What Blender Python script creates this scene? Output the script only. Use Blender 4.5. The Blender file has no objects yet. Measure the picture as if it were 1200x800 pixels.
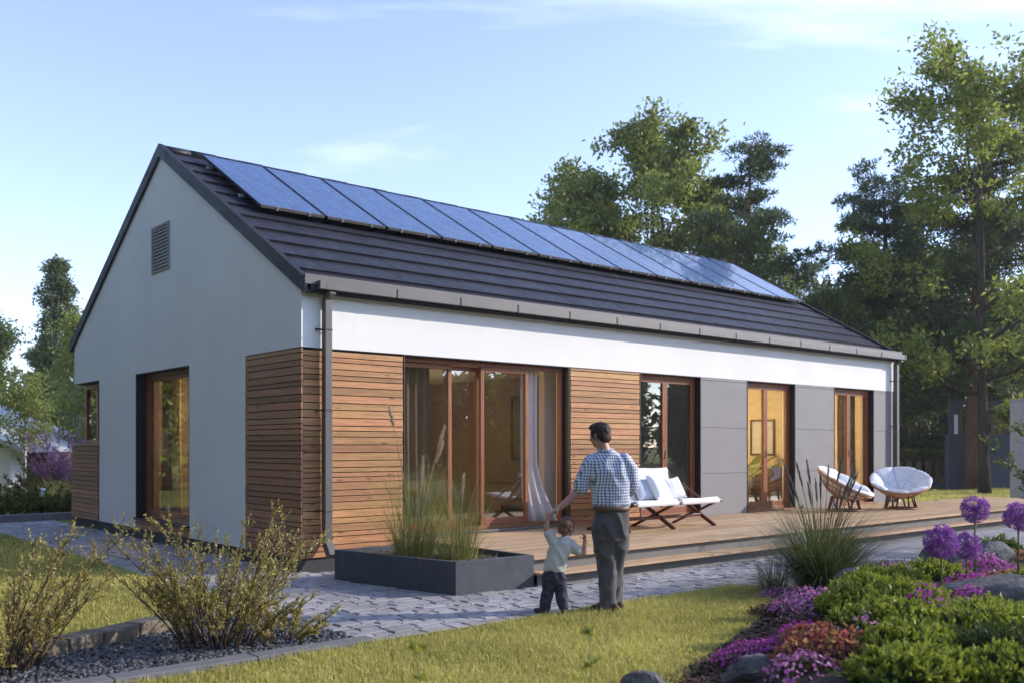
import bpy, math, random
import numpy as np
from mathutils import Vector, Matrix, Euler, noise as mnoise

SC = bpy.context.scene
COL = SC.collection
PI = math.pi
rad = math.radians
random.seed(4)

# ------------------------------------------------------------------ tagging
def tag(o, label=None, cat=None, group=None, kind=None):
    if label: o['label'] = label
    if cat: o['category'] = cat
    if group: o['group'] = group
    if kind: o['kind'] = kind
    return o

def thing(name, label, cat, loc=(0, 0, 0), rot=(0, 0, 0), group=None):
    o = bpy.data.objects.new(name, None)
    o.empty_display_size = .2
    COL.objects.link(o)
    o.location = loc
    o.rotation_euler = rot
    return tag(o, label, cat, group)

def link(name, me, m=None, parent=None):
    if m is not None and len(me.materials) == 0:
        for q in (m if isinstance(m, (list, tuple)) else [m]):
            me.materials.append(q)
    o = bpy.data.objects.new(name, me)
    COL.objects.link(o)
    if parent is not None:
        o.parent = parent
    return o

def copy_tree(o, parent=None):
    c = o.copy()
    COL.objects.link(c)
    if parent is not None:
        c.parent = parent
    for ch in list(o.children):
        copy_tree(ch, c)
    return c

# ------------------------------------------------------------------ mesh helpers
def np_mesh(name, V, Q, smooth=False):
    V = np.asarray(V, dtype=np.float32).reshape(-1, 3)
    Q = np.asarray(Q, dtype=np.int32)
    me = bpy.data.meshes.new(name)
    me.vertices.add(len(V))
    me.vertices.foreach_set('co', V.ravel())
    n, k = Q.shape
    me.loops.add(n * k)
    me.loops.foreach_set('vertex_index', Q.ravel())
    me.polygons.add(n)
    me.polygons.foreach_set('loop_start', np.arange(0, n * k, k, dtype=np.int32))
    me.polygons.foreach_set('use_smooth', np.full(n, smooth, dtype=bool))
    me.update(calc_edges=True)
    return me

class MB:
    def __init__(s):
        s.v = []
        s.f = []
    def add(s, vs, fs):
        b = len(s.v)
        s.v.extend([tuple(p) for p in vs])
        s.f.extend([tuple(i + b for i in f) for f in fs])
    def box(s, x0, x1, y0, y1, z0, z1):
        if x0 > x1: x0, x1 = x1, x0
        if y0 > y1: y0, y1 = y1, y0
        if z0 > z1: z0, z1 = z1, z0
        s.add([(x0, y0, z0), (x1, y0, z0), (x1, y1, z0), (x0, y1, z0), (x0, y0, z1), (x1, y0, z1), (x1, y1, z1), (x0, y1, z1)],
              [(0, 3, 2, 1), (4, 5, 6, 7), (0, 1, 5, 4), (1, 2, 6, 5), (2, 3, 7, 6), (3, 0, 4, 7)])
        return s
    def obox(s, size, mtx):
        a, b, c = size[0] / 2, size[1] / 2, size[2] / 2
        pts = [Vector(p) for p in [(-a, -b, -c), (a, -b, -c), (a, b, -c), (-a, b, -c), (-a, -b, c), (a, -b, c), (a, b, c), (-a, b, c)]]
        s.add([mtx @ p for p in pts], [(0, 3, 2, 1), (4, 5, 6, 7), (0, 1, 5, 4), (1, 2, 6, 5), (2, 3, 7, 6), (3, 0, 4, 7)])
        return s
    def bar(s, p, q, w, h=None, up=(0, 0, 1)):
        p, q = Vector(p), Vector(q)
        d = q - p
        x = d.normalized()
        u = Vector(up)
        if abs(x.dot(u)) > .98: u = Vector((1, 0, 0))
        y = u.cross(x).normalized()
        z = x.cross(y)
        m = Matrix((x, y, z)).transposed().to_4x4()
        m.translation = (p + q) / 2
        return s.obox((d.length, w, h or w), m)
    def prism(s, poly, axis, a, b):
        # poly in the two other axes (cyclic), extruded along axis from a to b
        n = len(poly)
        def P(u, v, t):
            return {'x': (t, u, v), 'y': (u, t, v), 'z': (u, v, t)}[axis]
        vs = [P(u, v, a) for u, v in poly] + [P(u, v, b) for u, v in poly]
        fs = [tuple(range(n - 1, -1, -1)), tuple(range(n, 2 * n))]
        for i in range(n):
            j = (i + 1) % n
            fs.append((i, j, n + j, n + i))
        s.add(vs, fs)
        return s
    def tube(s, pts, radii, seg=8, closed=False, caps=True, flat=1.0):
        pts = [Vector(p) for p in pts]
        n = len(pts)
        if isinstance(radii, (int, float)): radii = [radii] * n
        t = (pts[1] - pts[0]).normalized()
        u = t.cross(Vector((0, 0, 1)))
        if u.length < .05: u = t.cross(Vector((1, 0, 0)))
        u.normalize()
        vs = []
        for i in range(n):
            if closed: t2 = (pts[(i + 1) % n] - pts[i - 1]).normalized()
            else: t2 = (pts[min(i + 1, n - 1)] - pts[max(i - 1, 0)]).normalized()
            u = u - t2 * u.dot(t2)
            if u.length < 1e-4: u = t2.orthogonal()
            u.normalize()
            w = t2.cross(u)
            for k in range(seg):
                a = 2 * PI * k / seg
                vs.append(pts[i] + (u * math.cos(a) + w * math.sin(a) * flat) * radii[i])
        fs = []
        for i in range(n if closed else n - 1):
            j = (i + 1) % n
            for k in range(seg):
                l = (k + 1) % seg
                fs.append((i * seg + k, i * seg + l, j * seg + l, j * seg + k))
        if caps and not closed:
            fs.append(tuple(range(seg - 1, -1, -1)))
            fs.append(tuple((n - 1) * seg + k for k in range(seg)))
        s.add(vs, fs)
        return s
    def rings(s, R, seg=20):
        # R: list of (center, rx, ry[, tilt vector for ring plane]) horizontal ellipses
        vs = []
        for r in R:
            c = Vector(r[0])
            for k in range(seg):
                a = 2 * PI * k / seg
                vs.append(c + Vector((r[1] * math.cos(a), r[2] * math.sin(a), (r[3] * math.cos(a) if len(r) > 3 else 0))))
        fs = []
        for i in range(len(R) - 1):
            for k in range(seg):
                l = (k + 1) % seg
                fs.append((i * seg + k, i * seg + l, (i + 1) * seg + l, (i + 1) * seg + k))
        fs.append(tuple(range(seg - 1, -1, -1)))
        fs.append(tuple((len(R) - 1) * seg + k for k in range(seg)))
        s.add(vs, fs)
        return s
    def ball(s, c, r, seg=14, rows=10, rz=None, ry=None):
        c = Vector(c)
        rz = rz or r; ry = ry or r
        R = []
        vs = [c + Vector((0, 0, -rz))]
        for i in range(1, rows):
            a = -PI / 2 + PI * i / rows
            for k in range(seg):
                b = 2 * PI * k / seg
                vs.append(c + Vector((r * math.cos(a) * math.cos(b), ry * math.cos(a) * math.sin(b), rz * math.sin(a))))
        vs.append(c + Vector((0, 0, rz)))
        fs = []
        for k in range(seg):
            fs.append((0, 1 + (k + 1) % seg, 1 + k))
        for i in range(rows - 2):
            for k in range(seg):
                l = (k + 1) % seg
                fs.append((1 + i * seg + k, 1 + i * seg + l, 1 + (i + 1) * seg + l, 1 + (i + 1) * seg + k))
        t = len(vs) - 1
        b0 = 1 + (rows - 2) * seg
        for k in range(seg):
            fs.append((b0 + k, b0 + (k + 1) % seg, t))
        s.add(vs, fs)
        return s
    def mesh(s, name, smooth=False):
        me = bpy.data.meshes.new(name)
        me.from_pydata(s.v, [], s.f)
        if smooth:
            me.polygons.foreach_set('use_smooth', [True] * len(me.polygons))
        me.update()
        return me
    def build(s, name, m, parent=None, smooth=False, bevel=0, sharp=None):
        o = link(name, s.mesh(name, smooth), m, parent)
        if bevel:
            b = o.modifiers.new('bevel', 'BEVEL')
            b.width = bevel; b.segments = 2; b.limit_method = 'ANGLE'
        return o

def union(mb, name, m, parent, voxel=.01, it=4, wr=None):
    """closed pieces of one body fused into one continuous surface"""
    tmp = bpy.data.objects.new('tmp', mb.mesh('tmp'))
    COL.objects.link(tmp)
    r = tmp.modifiers.new('r', 'REMESH'); r.mode = 'VOXEL'; r.voxel_size = voxel
    s = tmp.modifiers.new('s', 'SMOOTH'); s.iterations = it; s.factor = .5
    dg = bpy.context.evaluated_depsgraph_get()
    dg.update()
    me = bpy.data.meshes.new_from_object(tmp.evaluated_get(dg))
    me.name = name
    bpy.data.objects.remove(tmp)
    if wr:
        nn = len(me.vertices)
        co = np.empty(nn * 3, np.float32); me.vertices.foreach_get('co', co)
        no = np.array([v.normal[:] for v in me.vertices])
        co = co.reshape(-1, 3)
        sc, amp, st = wr
        d = np.array([mnoise.noise(Vector((c[0] * sc * st[0], c[1] * sc * st[1], c[2] * sc * st[2]))) for c in co])
        d = 1 - np.abs(d) * 2.2
        co += no * (d * amp)[:, None]
        me.vertices.foreach_set('co', co.ravel().astype(np.float32))
    me.materials.clear()
    me.polygons.foreach_set('use_smooth', [True] * len(me.polygons))
    me.update()
    return link(name, me, m, parent)

# ------------------------------------------------------------------ materials
class N:
    """a tiny node-building helper"""
    def __init__(s, name):
        s.m = bpy.data.materials.new(name)
        s.m.use_nodes = True
        s.t = s.m.node_tree
        s.t.nodes.clear()
        s.out = s.t.nodes.new('ShaderNodeOutputMaterial')
    def n(s, typ, **kw):
        x = s.t.nodes.new('ShaderNode' + typ)
        for k, v in kw.items():
            setattr(x, k, v)
        return x
    def l(s, a, b):
        s.t.links.new(a, b)
    def coord(s, kind='Object', scale=(1, 1, 1)):
        c = s.n('TexCoord'); mp = s.n('Mapping')
        mp.inputs['Scale'].default_value = scale
        s.l(c.outputs[kind], mp.inputs['Vector'])
        return mp.outputs[0]
    def noise(s, vec, scale, detail=4, rough=.55, dist=0):
        x = s.n('TexNoise')
        x.inputs['Scale'].default_value = scale
        x.inputs['Detail'].default_value = detail
        x.inputs['Roughness'].default_value = rough
        x.inputs['Distortion'].default_value = dist
        if vec is not None: s.l(vec, x.inputs['Vector'])
        return x.outputs[0]
    def ramp(s, fac, stops):
        r = s.n('ValToRGB')
        el = r.color_ramp.elements
        while len(el) < len(stops): el.new(.5)
        for e, (p, c) in zip(el, stops):
            e.position = p
            e.color = (*c, 1) if len(c) == 3 else c
        s.l(fac, r.inputs[0])
        return r.outputs[0]
    def math(s, op, a, b=None, c=None):
        x = s.n('Math', operation=op)
        for i, q in enumerate((a, b, c)):
            if q is None: continue
            if isinstance(q, (int, float)): x.inputs[i].default_value = q
            else: s.l(q, x.inputs[i])
        return x.outputs[0]
    def mix(s, fac, a, b, blend='MIX'):
        x = s.n('Mix', data_type='RGBA', blend_type=blend)
        for i, q in ((0, fac), (6, a), (7, b)):
            if isinstance(q, (int, float)): x.inputs[i].default_value = q
            elif isinstance(q, (tuple, list)): x.inputs[i].default_value = (*q, 1)
            else: s.l(q, x.inputs[i])
        return x.outputs[2]
    def hsv(s, col, h=None, sat=None, val=None):
        x = s.n('HueSaturation')
        for nme, q in (('Hue', h), ('Saturation', sat), ('Value', val)):
            if q is None: continue
            if isinstance(q, (int, float)): x.inputs[nme].default_value = q
            else: s.l(q, x.inputs[nme])
        if isinstance(col, (tuple, list)): x.inputs['Color'].default_value = (*col, 1)
        else: s.l(col, x.inputs['Color'])
        return x.outputs[0]
    def rng(s, v, a, b, lo=0, hi=1):
        x = s.n('MapRange')
        s.l(v, x.inputs[0])
        x.inputs[1].default_value = lo; x.inputs[2].default_value = hi
        x.inputs[3].default_value = a; x.inputs[4].default_value = b
        return x.outputs[0]
    def island(s):
        return s.n('NewGeometry').outputs['Random Per Island']
    def bump(s, h, strength=.3, dist=.01):
        b = s.n('Bump')
        b.inputs['Strength'].default_value = strength
        b.inputs['Distance'].default_value = dist
        s.l(h, b.inputs['Height'])
        return b.outputs[0]
    def bsdf(s, col, rough=.6, spec=.5, metal=0, normal=None, coat=0, sheen=0):
        p = s.n('BsdfPrincipled')
        if isinstance(col, (tuple, list)): p.inputs['Base Color'].default_value = (*col, 1)
        else: s.l(col, p.inputs['Base Color'])
        if isinstance(rough, (int, float)): p.inputs['Roughness'].default_value = rough
        else: s.l(rough, p.inputs['Roughness'])
        p.inputs['Specular IOR Level'].default_value = spec
        p.inputs['Metallic'].default_value = metal
        p.inputs['Coat Weight'].default_value = coat
        p.inputs['Sheen Weight'].default_value = sheen
        if normal is not None: s.l(normal, p.inputs['Normal'])
        return p.outputs[0]
    def done(s, sh):
        s.l(sh, s.out.inputs['Surface'])
        return s.m

def plain(name, col, rough=.6, var=.15, scale=6, bump=.15, bscale=120, spec=.4, metal=0, bdist=.003, island=0, coat=0, sheen=0):
    k = N(name)
    v = k.coord()
    f = k.rng(k.noise(v, scale, 5, .6), 1 - var, 1 + var, .25, .75)
    if island:
        f = k.math('MULTIPLY', f, k.rng(k.island(), 1 - island, 1 + island))
    c = k.hsv(col, val=f)
    nb = k.bump(k.noise(v, bscale, 3), bump, bdist) if bump else None
    r = k.rng(k.noise(v, scale * 2.3, 3), rough - .08, min(1, rough + .08), .25, .75)
    return k.done(k.bsdf(c, r, spec, metal, nb, coat, sheen))

def wood(name, col, axis='x', island=.3, rough=.55, grain=1.0, sat=1.0):
    k = N(name)
    isl = k.island()
    c0 = k.n('TexCoord').outputs['Object']
    off = k.n('Combine' + 'XYZ')
    for i in range(3): k.l(k.math('MULTIPLY', isl, 37.3 + 11 * i), off.inputs[i])
    add = k.n('VectorMath', operation='ADD')
    k.l(c0, add.inputs[0]); k.l(off.outputs[0], add.inputs[1])
    mp = k.n('Mapping')
    mp.inputs['Scale'].default_value = {'x': (1.3, 26, 26), 'y': (26, 1.3, 26), 'z': (26, 26, 1.3)}[axis]
    k.l(add.outputs[0], mp.inputs['Vector'])
    g1 = k.noise(mp.outputs[0], 1.2, 6, .65, 1.2)
    g2 = k.noise(mp.outputs[0], 6, 4, .6, .3)
    mp2 = k.n('Mapping')
    mp2.inputs['Scale'].default_value = {'x': (2.2, 9, 9), 'y': (9, 2.2, 9), 'z': (9, 9, 2.2)}[axis]
    k.l(add.outputs[0], mp2.inputs['Vector'])
    vo = k.n('TexVoronoi'); vo.inputs['Scale'].default_value = 1.1
    k.l(mp2.outputs[0], vo.inputs['Vector'])
    knot = k.rng(vo.outputs['Distance'], .35, 1, .04, .16)
    f = k.math('MULTIPLY', k.rng(g1, 1 - .45 * grain, 1 + .4 * grain, .25, .75), k.rng(g2, .86, 1.12, .25, .75))
    f = k.math('MULTIPLY', f, knot)
    f = k.math('MULTIPLY', f, k.rng(isl, 1 - island, 1 + island))
    h = k.math('ADD', .5, k.math('MULTIPLY', k.math('SUBTRACT', k.math('FRACT', k.math('MULTIPLY', isl, 7.7)), .5), .02))
    c = k.hsv(col, h, sat, f)
    return k.done(k.bsdf(c, k.rng(g1, rough - .1, rough + .15, .3, .7), .35, 0, k.bump(k.math('ADD', g2, g1), .35, .003)))

def leafmat(name, col, hue=.02, val=.35, trans=.4, rough=.45, tip=None, tcol=None, spec=.4):
    k = N(name)
    isl = k.island()
    r2 = k.math('FRACT', k.math('MULTIPLY', isl, 13.37))
    pos = k.coord('Object')
    nz = k.noise(pos, .6, 2)
    c = col if tip is None else k.mix(k.math('GREATER_THAN', r2, 1 - tip[1]), col, tip[0])
    c = k.hsv(c, k.rng(r2, .5 - hue, .5 + hue), 1.0, k.math('MULTIPLY', k.rng(isl, 1 - val, 1 + val), k.rng(nz, .75, 1.25, .3, .7)))
    p = k.bsdf(c, rough, spec)
    t = k.n('BsdfTranslucent')
    k.l(k.mix(.35, c, tcol or (.25, .3, .04)), t.inputs[0])
    m = k.n('MixShader'); m.inputs[0].default_value = trans
    k.l(p, m.inputs[1]); k.l(t.outputs[0], m.inputs[2])
    return k.done(m.outputs[0])

M = {}
# --- building
k = N('white_render'); v = k.coord()
f = k.math('MULTIPLY', k.rng(k.noise(v, .7, 5, .6), .95, 1.03, .3, .7), k.rng(k.noise(v, 90, 3), .97, 1.02, .3, .7))
sz_ = k.n('SeparateXYZ'); k.l(v, sz_.inputs[0])
splash = k.math('MULTIPLY', k.rng(sz_.outputs[2], 1, 0, .18, .75), k.rng(k.noise(v, 9, 6, .7), 0, 1, .42, .7))
streak = k.rng(k.noise(k.coord('Object', (7, 7, .35)), 1.6, 4, .6), 0, .5, .55, .8)
f = k.math('MULTIPLY', f, k.math('SUBTRACT', 1, k.math('MULTIPLY', k.math('ADD', splash, k.math('MULTIPLY', streak, .35)), .22)))
M['render'] = k.done(k.bsdf(k.hsv((.82, .815, .80), val=f), .85, .2, 0, k.bump(k.math('ADD', k.noise(v, 260, 3), k.noise(v, 3.1, 4)), .45, .004)))
M['plinth'] = plain('plinth_render', (.055, .058, .065), .85, .15, 3, .4, 150)
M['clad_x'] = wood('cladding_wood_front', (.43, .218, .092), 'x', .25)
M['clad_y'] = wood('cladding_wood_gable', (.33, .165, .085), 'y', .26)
M['backing'] = plain('black_backing', (.015, .013, .012), .9, .1)
M['grey_panel'] = plain('fibre_cement_panel', (.235, .225, .225), .7, .05, 1.3, .12, 200)
M['frame'] = wood('window_frame_wood', (.27, .105, .042), 'z', .12, .42, .6)
M['frame_x'] = wood('window_rail_wood', (.27, .105, .042), 'x', .12, .42, .6)
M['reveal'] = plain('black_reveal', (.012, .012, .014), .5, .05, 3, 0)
M['gutter'] = plain('taupe_coated_steel', (.125, .115, .11), .42, .06, 2, .03, 90, .5)
M['pipe'] = M['gutter']
M['verge'] = plain('anthracite_sheet_metal', (.012, .014, .02), .6, .08, 2, .03, 60, .5)
M['soffit'] = plain('dark_soffit', (.03, .03, .034), .7)
k = N('roof_tile'); v = k.coord(); isl = k.island()
f = k.math('MULTIPLY', k.rng(isl, .8, 1.2), k.rng(k.noise(v, 5, 5), .8, 1.2, .3, .7))
M['tile'] = k.done(k.bsdf(k.hsv((.021, .0205, .029), val=f), k.rng(k.noise(v, 9, 4), .42, .62, .3, .7), .35, 0, k.bump(k.noise(v, 70, 3), .2, .003)))
M['alu'] = plain('aluminium', (.55, .55, .56), .35, .05, 5, 0, metal=.8)
M['alu_dark'] = plain('dark_aluminium', (.03, .032, .038), .4, .05, 5, 0, metal=.5)
# solar glass: cells with thin busbars under a gloss coat
k = N('solar_cells'); c0 = k.n('TexCoord').outputs['Object']
sx = k.n('SeparateXYZ'); k.l(c0, sx.inputs[0])
gx = k.math('ABSOLUTE', k.math('SUBTRACT', k.math('FRACT', k.math('MULTIPLY', sx.outputs[0], 1 / .168)), .5))
gy = k.math('ABSOLUTE', k.math('SUBTRACT', k.math('FRACT', k.math('MULTIPLY', sx.outputs[1], 1 / .168)), .5))
line = k.math('MAXIMUM', k.math('GREATER_THAN', gx, .468), k.math('GREATER_THAN', gy, .468))
bus = k.math('GREATER_THAN', k.math('ABSOLUTE', k.math('SUBTRACT', k.math('FRACT', k.math('MULTIPLY', sx.outputs[0], 3 / .168)), .5)), .47)
cc = k.hsv((.022, .066, .19), val=k.rng(k.noise(c0, 3.2, 3), .8, 1.25, .3, .7))
cc = k.mix(k.math('MULTIPLY', bus, .35), cc, (.10, .19, .34))
cc = k.mix(k.math('MULTIPLY', line, .55), cc, (.16, .27, .45))
M['solar'] = k.done(k.bsdf(cc, k.rng(k.noise(c0, 5, 5, .6), .2, .42, .3, .7), .5, 0, None, .45))
# clear glass with real fresnel mirror reflection
def glassmat(name, tint, ior=1.55, rough=0.0):
    k = N(name)
    ge = k.n('NewGeometry'); dt = k.n('VectorMath', operation='DOT_PRODUCT')
    k.l(ge.outputs['Incoming'], dt.inputs[0]); k.l(ge.outputs['Normal'], dt.inputs[1])
    r0 = ((ior - 1) / (ior + 1)) ** 2
    fr = k.math('ADD', k.math('MULTIPLY', k.math('POWER', k.math('SUBTRACT', 1, k.math('ABSOLUTE', dt.outputs['Value'])), 5), 1 - r0), r0)
    tr = k.n('BsdfTransparent'); tr.inputs[0].default_value = (*tint, 1)
    gl = k.n('BsdfGlossy'); gl.inputs['Roughness'].default_value = rough
    gl.inputs[0].default_value = (.95, .97, .98, 1)
    m = k.n('MixShader')
    k.l(fr, m.inputs[0]); k.l(tr.outputs[0], m.inputs[1]); k.l(gl.outputs[0], m.inputs[2])
    return k.done(m.outputs[0])
M['glass'] = glassmat('window_glass', (.90, .92, .90), 2.35)
# interior
M['int_cream'] = plain('cream_plaster', (.62, .52, .36), .9, .04, 1, 0)
M['int_grey'] = plain('pale_plaster', (.55, .54, .53), .9, .04, 1, 0)
M['int_wood'] = wood('panelled_wood', (.15, .10, .068), 'x', .15, .5, .6)
M['int_floor'] = wood('oak_floor', (.28, .17, .09), 'x', .15, .4)
M['int_ceiling'] = plain('ceiling_plaster', (.72, .68, .6), .9, .03, 1, 0)
k = N('sheer_curtain'); v = k.coord()
a = k.n('BsdfDiffuse'); k.l(k.hsv((.74, .74, .75), val=k.rng(k.noise(v, 3, 3), .92, 1.06, .3, .7)), a.inputs[0])
b = k.n('BsdfTranslucent'); b.inputs[0].default_value = (.7, .7, .72, 1)
tr = k.n('BsdfTransparent')
m1 = k.n('MixShader'); m1.inputs[0].default_value = .4
k.l(a.outputs[0], m1.inputs[1]); k.l(b.outputs[0], m1.inputs[2])
m2 = k.n('MixShader'); m2.inputs[0].default_value = .18
k.l(m1.outputs[0], m2.inputs[1]); k.l(tr.outputs[0], m2.inputs[2])
M['sheer'] = k.done(m2.outputs[0])
M['drape'] = plain('tan_drape', (.34, .22, .12), .9, .1, 4, .2, 200, sheen=.2)
M['screen'] = plain('dark_wood_panel', (.10, .05, .028), .4, .2, 3, 0)
k = N('lamp_glow'); e = k.n('Emission'); e.inputs[0].default_value = (1, .83, .58, 1); e.inputs[1].default_value = 5
M['glow'] = k.done(e.outputs[0])
M['basket'] = plain('woven_basket', (.30, .18, .08), .8, .3, 40, .5, 60)
# outside
M['deck'] = wood('deck_boards', (.47, .32, .185), 'x', .2, .6, .85)
M['riser'] = plain('grey_riser_board', (.17, .165, .16), .75, .1, 4, .2, 100)
M['planter'] = plain('anthracite_fibre_stone', (.062, .07, .082), .7, .22, 5, .3, 60)
k = N('paving_stone'); v = k.coord(); isl = k.island()
f = k.math('MULTIPLY', k.rng(isl, .8, 1.18), k.math('MULTIPLY', k.rng(k.noise(v, 1.1, 4), .8, 1.15, .3, .7), k.rng(k.noise(v, 38, 5, .7), .78, 1.18, .3, .7)))
h_ = k.math('ADD', .5, k.math('MULTIPLY', k.math('SUBTRACT', k.math('FRACT', k.math('MULTIPLY', isl, 5.1)), .5), .06))
M['paver'] = k.done(k.bsdf(k.hsv((.33, .315, .32), h_, 1, f), .75, .35, 0, k.bump(k.math('ADD', k.noise(v, 22, 5, .7), k.noise(v, 140, 3)), .6, .006)))
M['joint'] = plain('joint_sand', (.06, .055, .05), .95, .3, 30, .5, 90)
k = N('paving_slab'); v = k.coord(); isl = k.island()
f = k.math('MULTIPLY', k.rng(isl, .88, 1.1), k.rng(k.noise(v, 12, 5, .7), .85, 1.12, .3, .7))
M['slab'] = k.done(k.bsdf(k.hsv((.27, .265, .265), val=f), .7, .4, 0, k.bump(k.noise(v, 60, 4), .3, .004)))
k = N('lawn_soil'); v = k.coord()
f = k.noise(v, .35, 6, .65); g = k.noise(v, 14, 5, .7)
c = k.mix(f, (.15, .16, .03), (.26, .25, .06))
c = k.hsv(c, .5, 1, k.rng(g, .55, 1.3, .3, .7))
M['lawn'] = k.done(k.bsdf(c, .95, .1, 0, k.bump(g, .8, .03)))
M['kerb'] = plain('grey_concrete_kerb', (.16, .16, .165), .8, .2, 7, .4, 60)
M['kerb_sand'] = plain('sandstone_block', (.15, .125, .095), .85, .3, 5, .6, 30)
M['grav'] = plain('basalt_gravel', (.075, .077, .083), .6, .2, 20, .3, 40, island=.75)
M['soil'] = plain('dark_soil', (.035, .025, .02), .95, .4, 9, .9, 30, bdist=.02)
M['mulch'] = plain('bark_mulch', (.075, .038, .028), .9, .3, 20, .3, 40, island=.6)
k = N('garden_rock'); v = k.coord('Object')
f = k.noise(v, 4, 7, .7); g = k.noise(v, 22, 5, .7)
c = k.mix(k.rng(f, 0, 1, .35, .65), (.075, .075, .08), (.21, .20, .185))
c = k.hsv(c, .5, 1, k.rng(g, .7, 1.25, .3, .7))
M['rock'] = k.done(k.bsdf(c, .85, .25, 0, k.bump(k.math('ADD', f, g), .7, .03)))
k = N('tree_bark'); v = k.coord('Object', (7, 7, 1.4))
f = k.noise(v, 2.2, 6, .7)
M['bark'] = k.done(k.bsdf(k.ramp(f, [(.3, (.022, .017, .013)), (.7, (.11, .088, .066))]), .95, .1, 0, k.bump(f, .9, .04)))
k = N('birch_bark'); v = k.coord('Object', (2, 2, 9))
f = k.noise(v, 1.5, 5, .7)
M['birch'] = k.done(k.bsdf(k.ramp(f, [(.36, (.03, .028, .025)), (.46, (.5, .48, .45))]), .85, .1))
M['pinebark'] = plain('pine_bark', (.14, .075, .045), .95, .4, 9, .8, 20, bdist=.03)
M['twig'] = plain('brown_twig', (.085, .05, .032), .85, .3, 12, .2)
M['stem'] = plain('green_stem', (.10, .16, .04), .6, .2, 12, 0)
M['leaf_ash'] = leafmat('ash_leaf', (.27, .31, .065), .025, .4, .5)
M['leaf_tree'] = leafmat('broad_leaf', (.27, .305, .075), .025, .4, .5)
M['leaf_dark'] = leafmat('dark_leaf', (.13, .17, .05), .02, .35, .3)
M['needle'] = leafmat('pine_needle', (.10, .135, .045), .02, .4, .2, tcol=(.1, .14, .03))
M['leaf_poplar'] = leafmat('poplar_leaf', (.10, .13, .055), .02, .4, .35)
M['leaf_wood'] = leafmat('far_wood_leaf', (.115, .14, .07), .03, .4, .25)
M['leaf_wood_dark'] = leafmat('darkened_wood_leaf', (.065, .08, .06), .03, .4, .2)  # leaf darkened so the added wood bounces less light onto the gable
M['leaf_bush'] = leafmat('spirea_leaf', (.46, .39, .12), .03, .4, .4, .4, ((.50, .43, .20), .15))
M['leaf_hedge'] = leafmat('hedge_leaf', (.14, .16, .035), .02, .4, .35, .45, ((.18, .20, .03), .2))
M['leaf_jun_mid'] = leafmat('groundcover_shaded_old_leaf', (.04, .085, .014), .02, .3, .35, .4)  # old leaf, darkened to put shade into the gaps between sprigs
M['leaf_jun'] = leafmat('groundcover_leaf', (.27, .33, .04), .02, .3, .38, .4, ((.50, .52, .08), .3))  # young leaf, brightened to put sunlight into the tips
M['leaf_jun_dark'] = leafmat('dark_conifer_leaf', (.028, .07, .018), .02, .35, .25)
M['leaf_yellow'] = leafmat('sprig_leaf', (.24, .27, .03), .03, .3, .5)
M['blade'] = leafmat('lawn_blade', (.54, .50, .15), .022, .3, .45, .45, ((.60, .52, .22), .18), (.40, .42, .06), spec=.45)
M['reed_green'] = leafmat('green_reed', (.13, .19, .03), .025, .35, .4, .5, ((.32, .27, .10), .15))
M['reed_dark'] = leafmat('blue_green_reed', (.045, .08, .035), .02, .35, .3, .45, ((.22, .2, .11), .08))
M['plume'] = leafmat('feather_plume', (.50, .42, .32), .01, .2, .4, .9, tcol=(.5, .4, .28))
M['spike'] = leafmat('grey_spike', (.16, .17, .17), .01, .25, .3, .9, tcol=(.2, .2, .18))
M['straw'] = leafmat('straw_reed', (.33, .27, .13), .02, .3, .4, .7)
M['petal_pink'] = leafmat('pink_petal', (.60, .20, .50), .03, .25, .45, .7, ((.72, .50, .68), .3), (.6, .2, .5))
M['petal_mag'] = leafmat('magenta_petal', (.48, .06, .42), .02, .25, .45, .7, ((.62, .16, .55), .25), (.6, .1, .5))
M['petal_allium'] = leafmat('allium_floret', (.30, .09, .42), .015, .3, .4, .6, ((.45, .22, .55), .25), (.4, .12, .5))
M['petal_lilac'] = leafmat('lilac_floret', (.46, .22, .38), .02, .3, .4, .7, None, (.5, .25, .4))
M['leaf_red'] = leafmat('heuchera_leaf', (.30, .11, .085), .04, .35, .45, .5, ((.48, .24, .09), .3), (.6, .2, .1))
M['leaf_redgreen'] = leafmat('bronze_leaf', (.16, .08, .05), .05, .4, .3)
# furniture
M['teak'] = wood('dark_teak', (.115, .048, .028), 'x', .15, .4, .6)
M['canvas'] = plain('white_canvas', (.80, .795, .78), .9, .04, 3, .3, 300)
M['cushion'] = plain('white_cotton', (.78, .78, .79), .95, .05, 4, .4, 120)
M['cushion_grey'] = plain('pale_blue_cotton', (.50, .53, .60), .95, .05, 4, .4, 120)
M['rattan'] = plain('rattan', (.40, .20, .09), .5, .3, 25, .3, 60)
M['rattan_dark'] = plain('dark_rattan', (.14, .055, .03), .5, .3, 25, .3, 60)
# people
k = N('skin'); v = k.coord()
p = k.n('BsdfPrincipled')
k.l(k.hsv((.46, .245, .165), val=k.rng(k.noise(v, 12, 4), .85, 1.12, .3, .7)), p.inputs['Base Color'])
p.inputs['Roughness'].default_value = .5
p.inputs['Subsurface Weight'].default_value = .15
p.inputs['Subsurface Radius'].default_value = (.01, .004, .002)
M['skin'] = k.done(p.outputs[0])
M['hair'] = plain('dark_brown_hair', (.040, .024, .015), .55, .5, 60, .7, 160)
M['hair_boy'] = plain('brown_hair', (.20, .105, .05), .55, .5, 60, .7, 160)
k = N('gingham_cotton'); c0 = k.n('TexCoord').outputs['Object']
sx = k.n('SeparateXYZ'); k.l(c0, sx.inputs[0])
wob = k.noise(c0, 6, 2)
def band(o, p, duty):
    q = k.math('ADD', k.math('MULTIPLY', o, 1 / p), k.math('MULTIPLY', wob, .9))
    return k.math('LESS_THAN', k.math('FRACT', q), duty)
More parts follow.
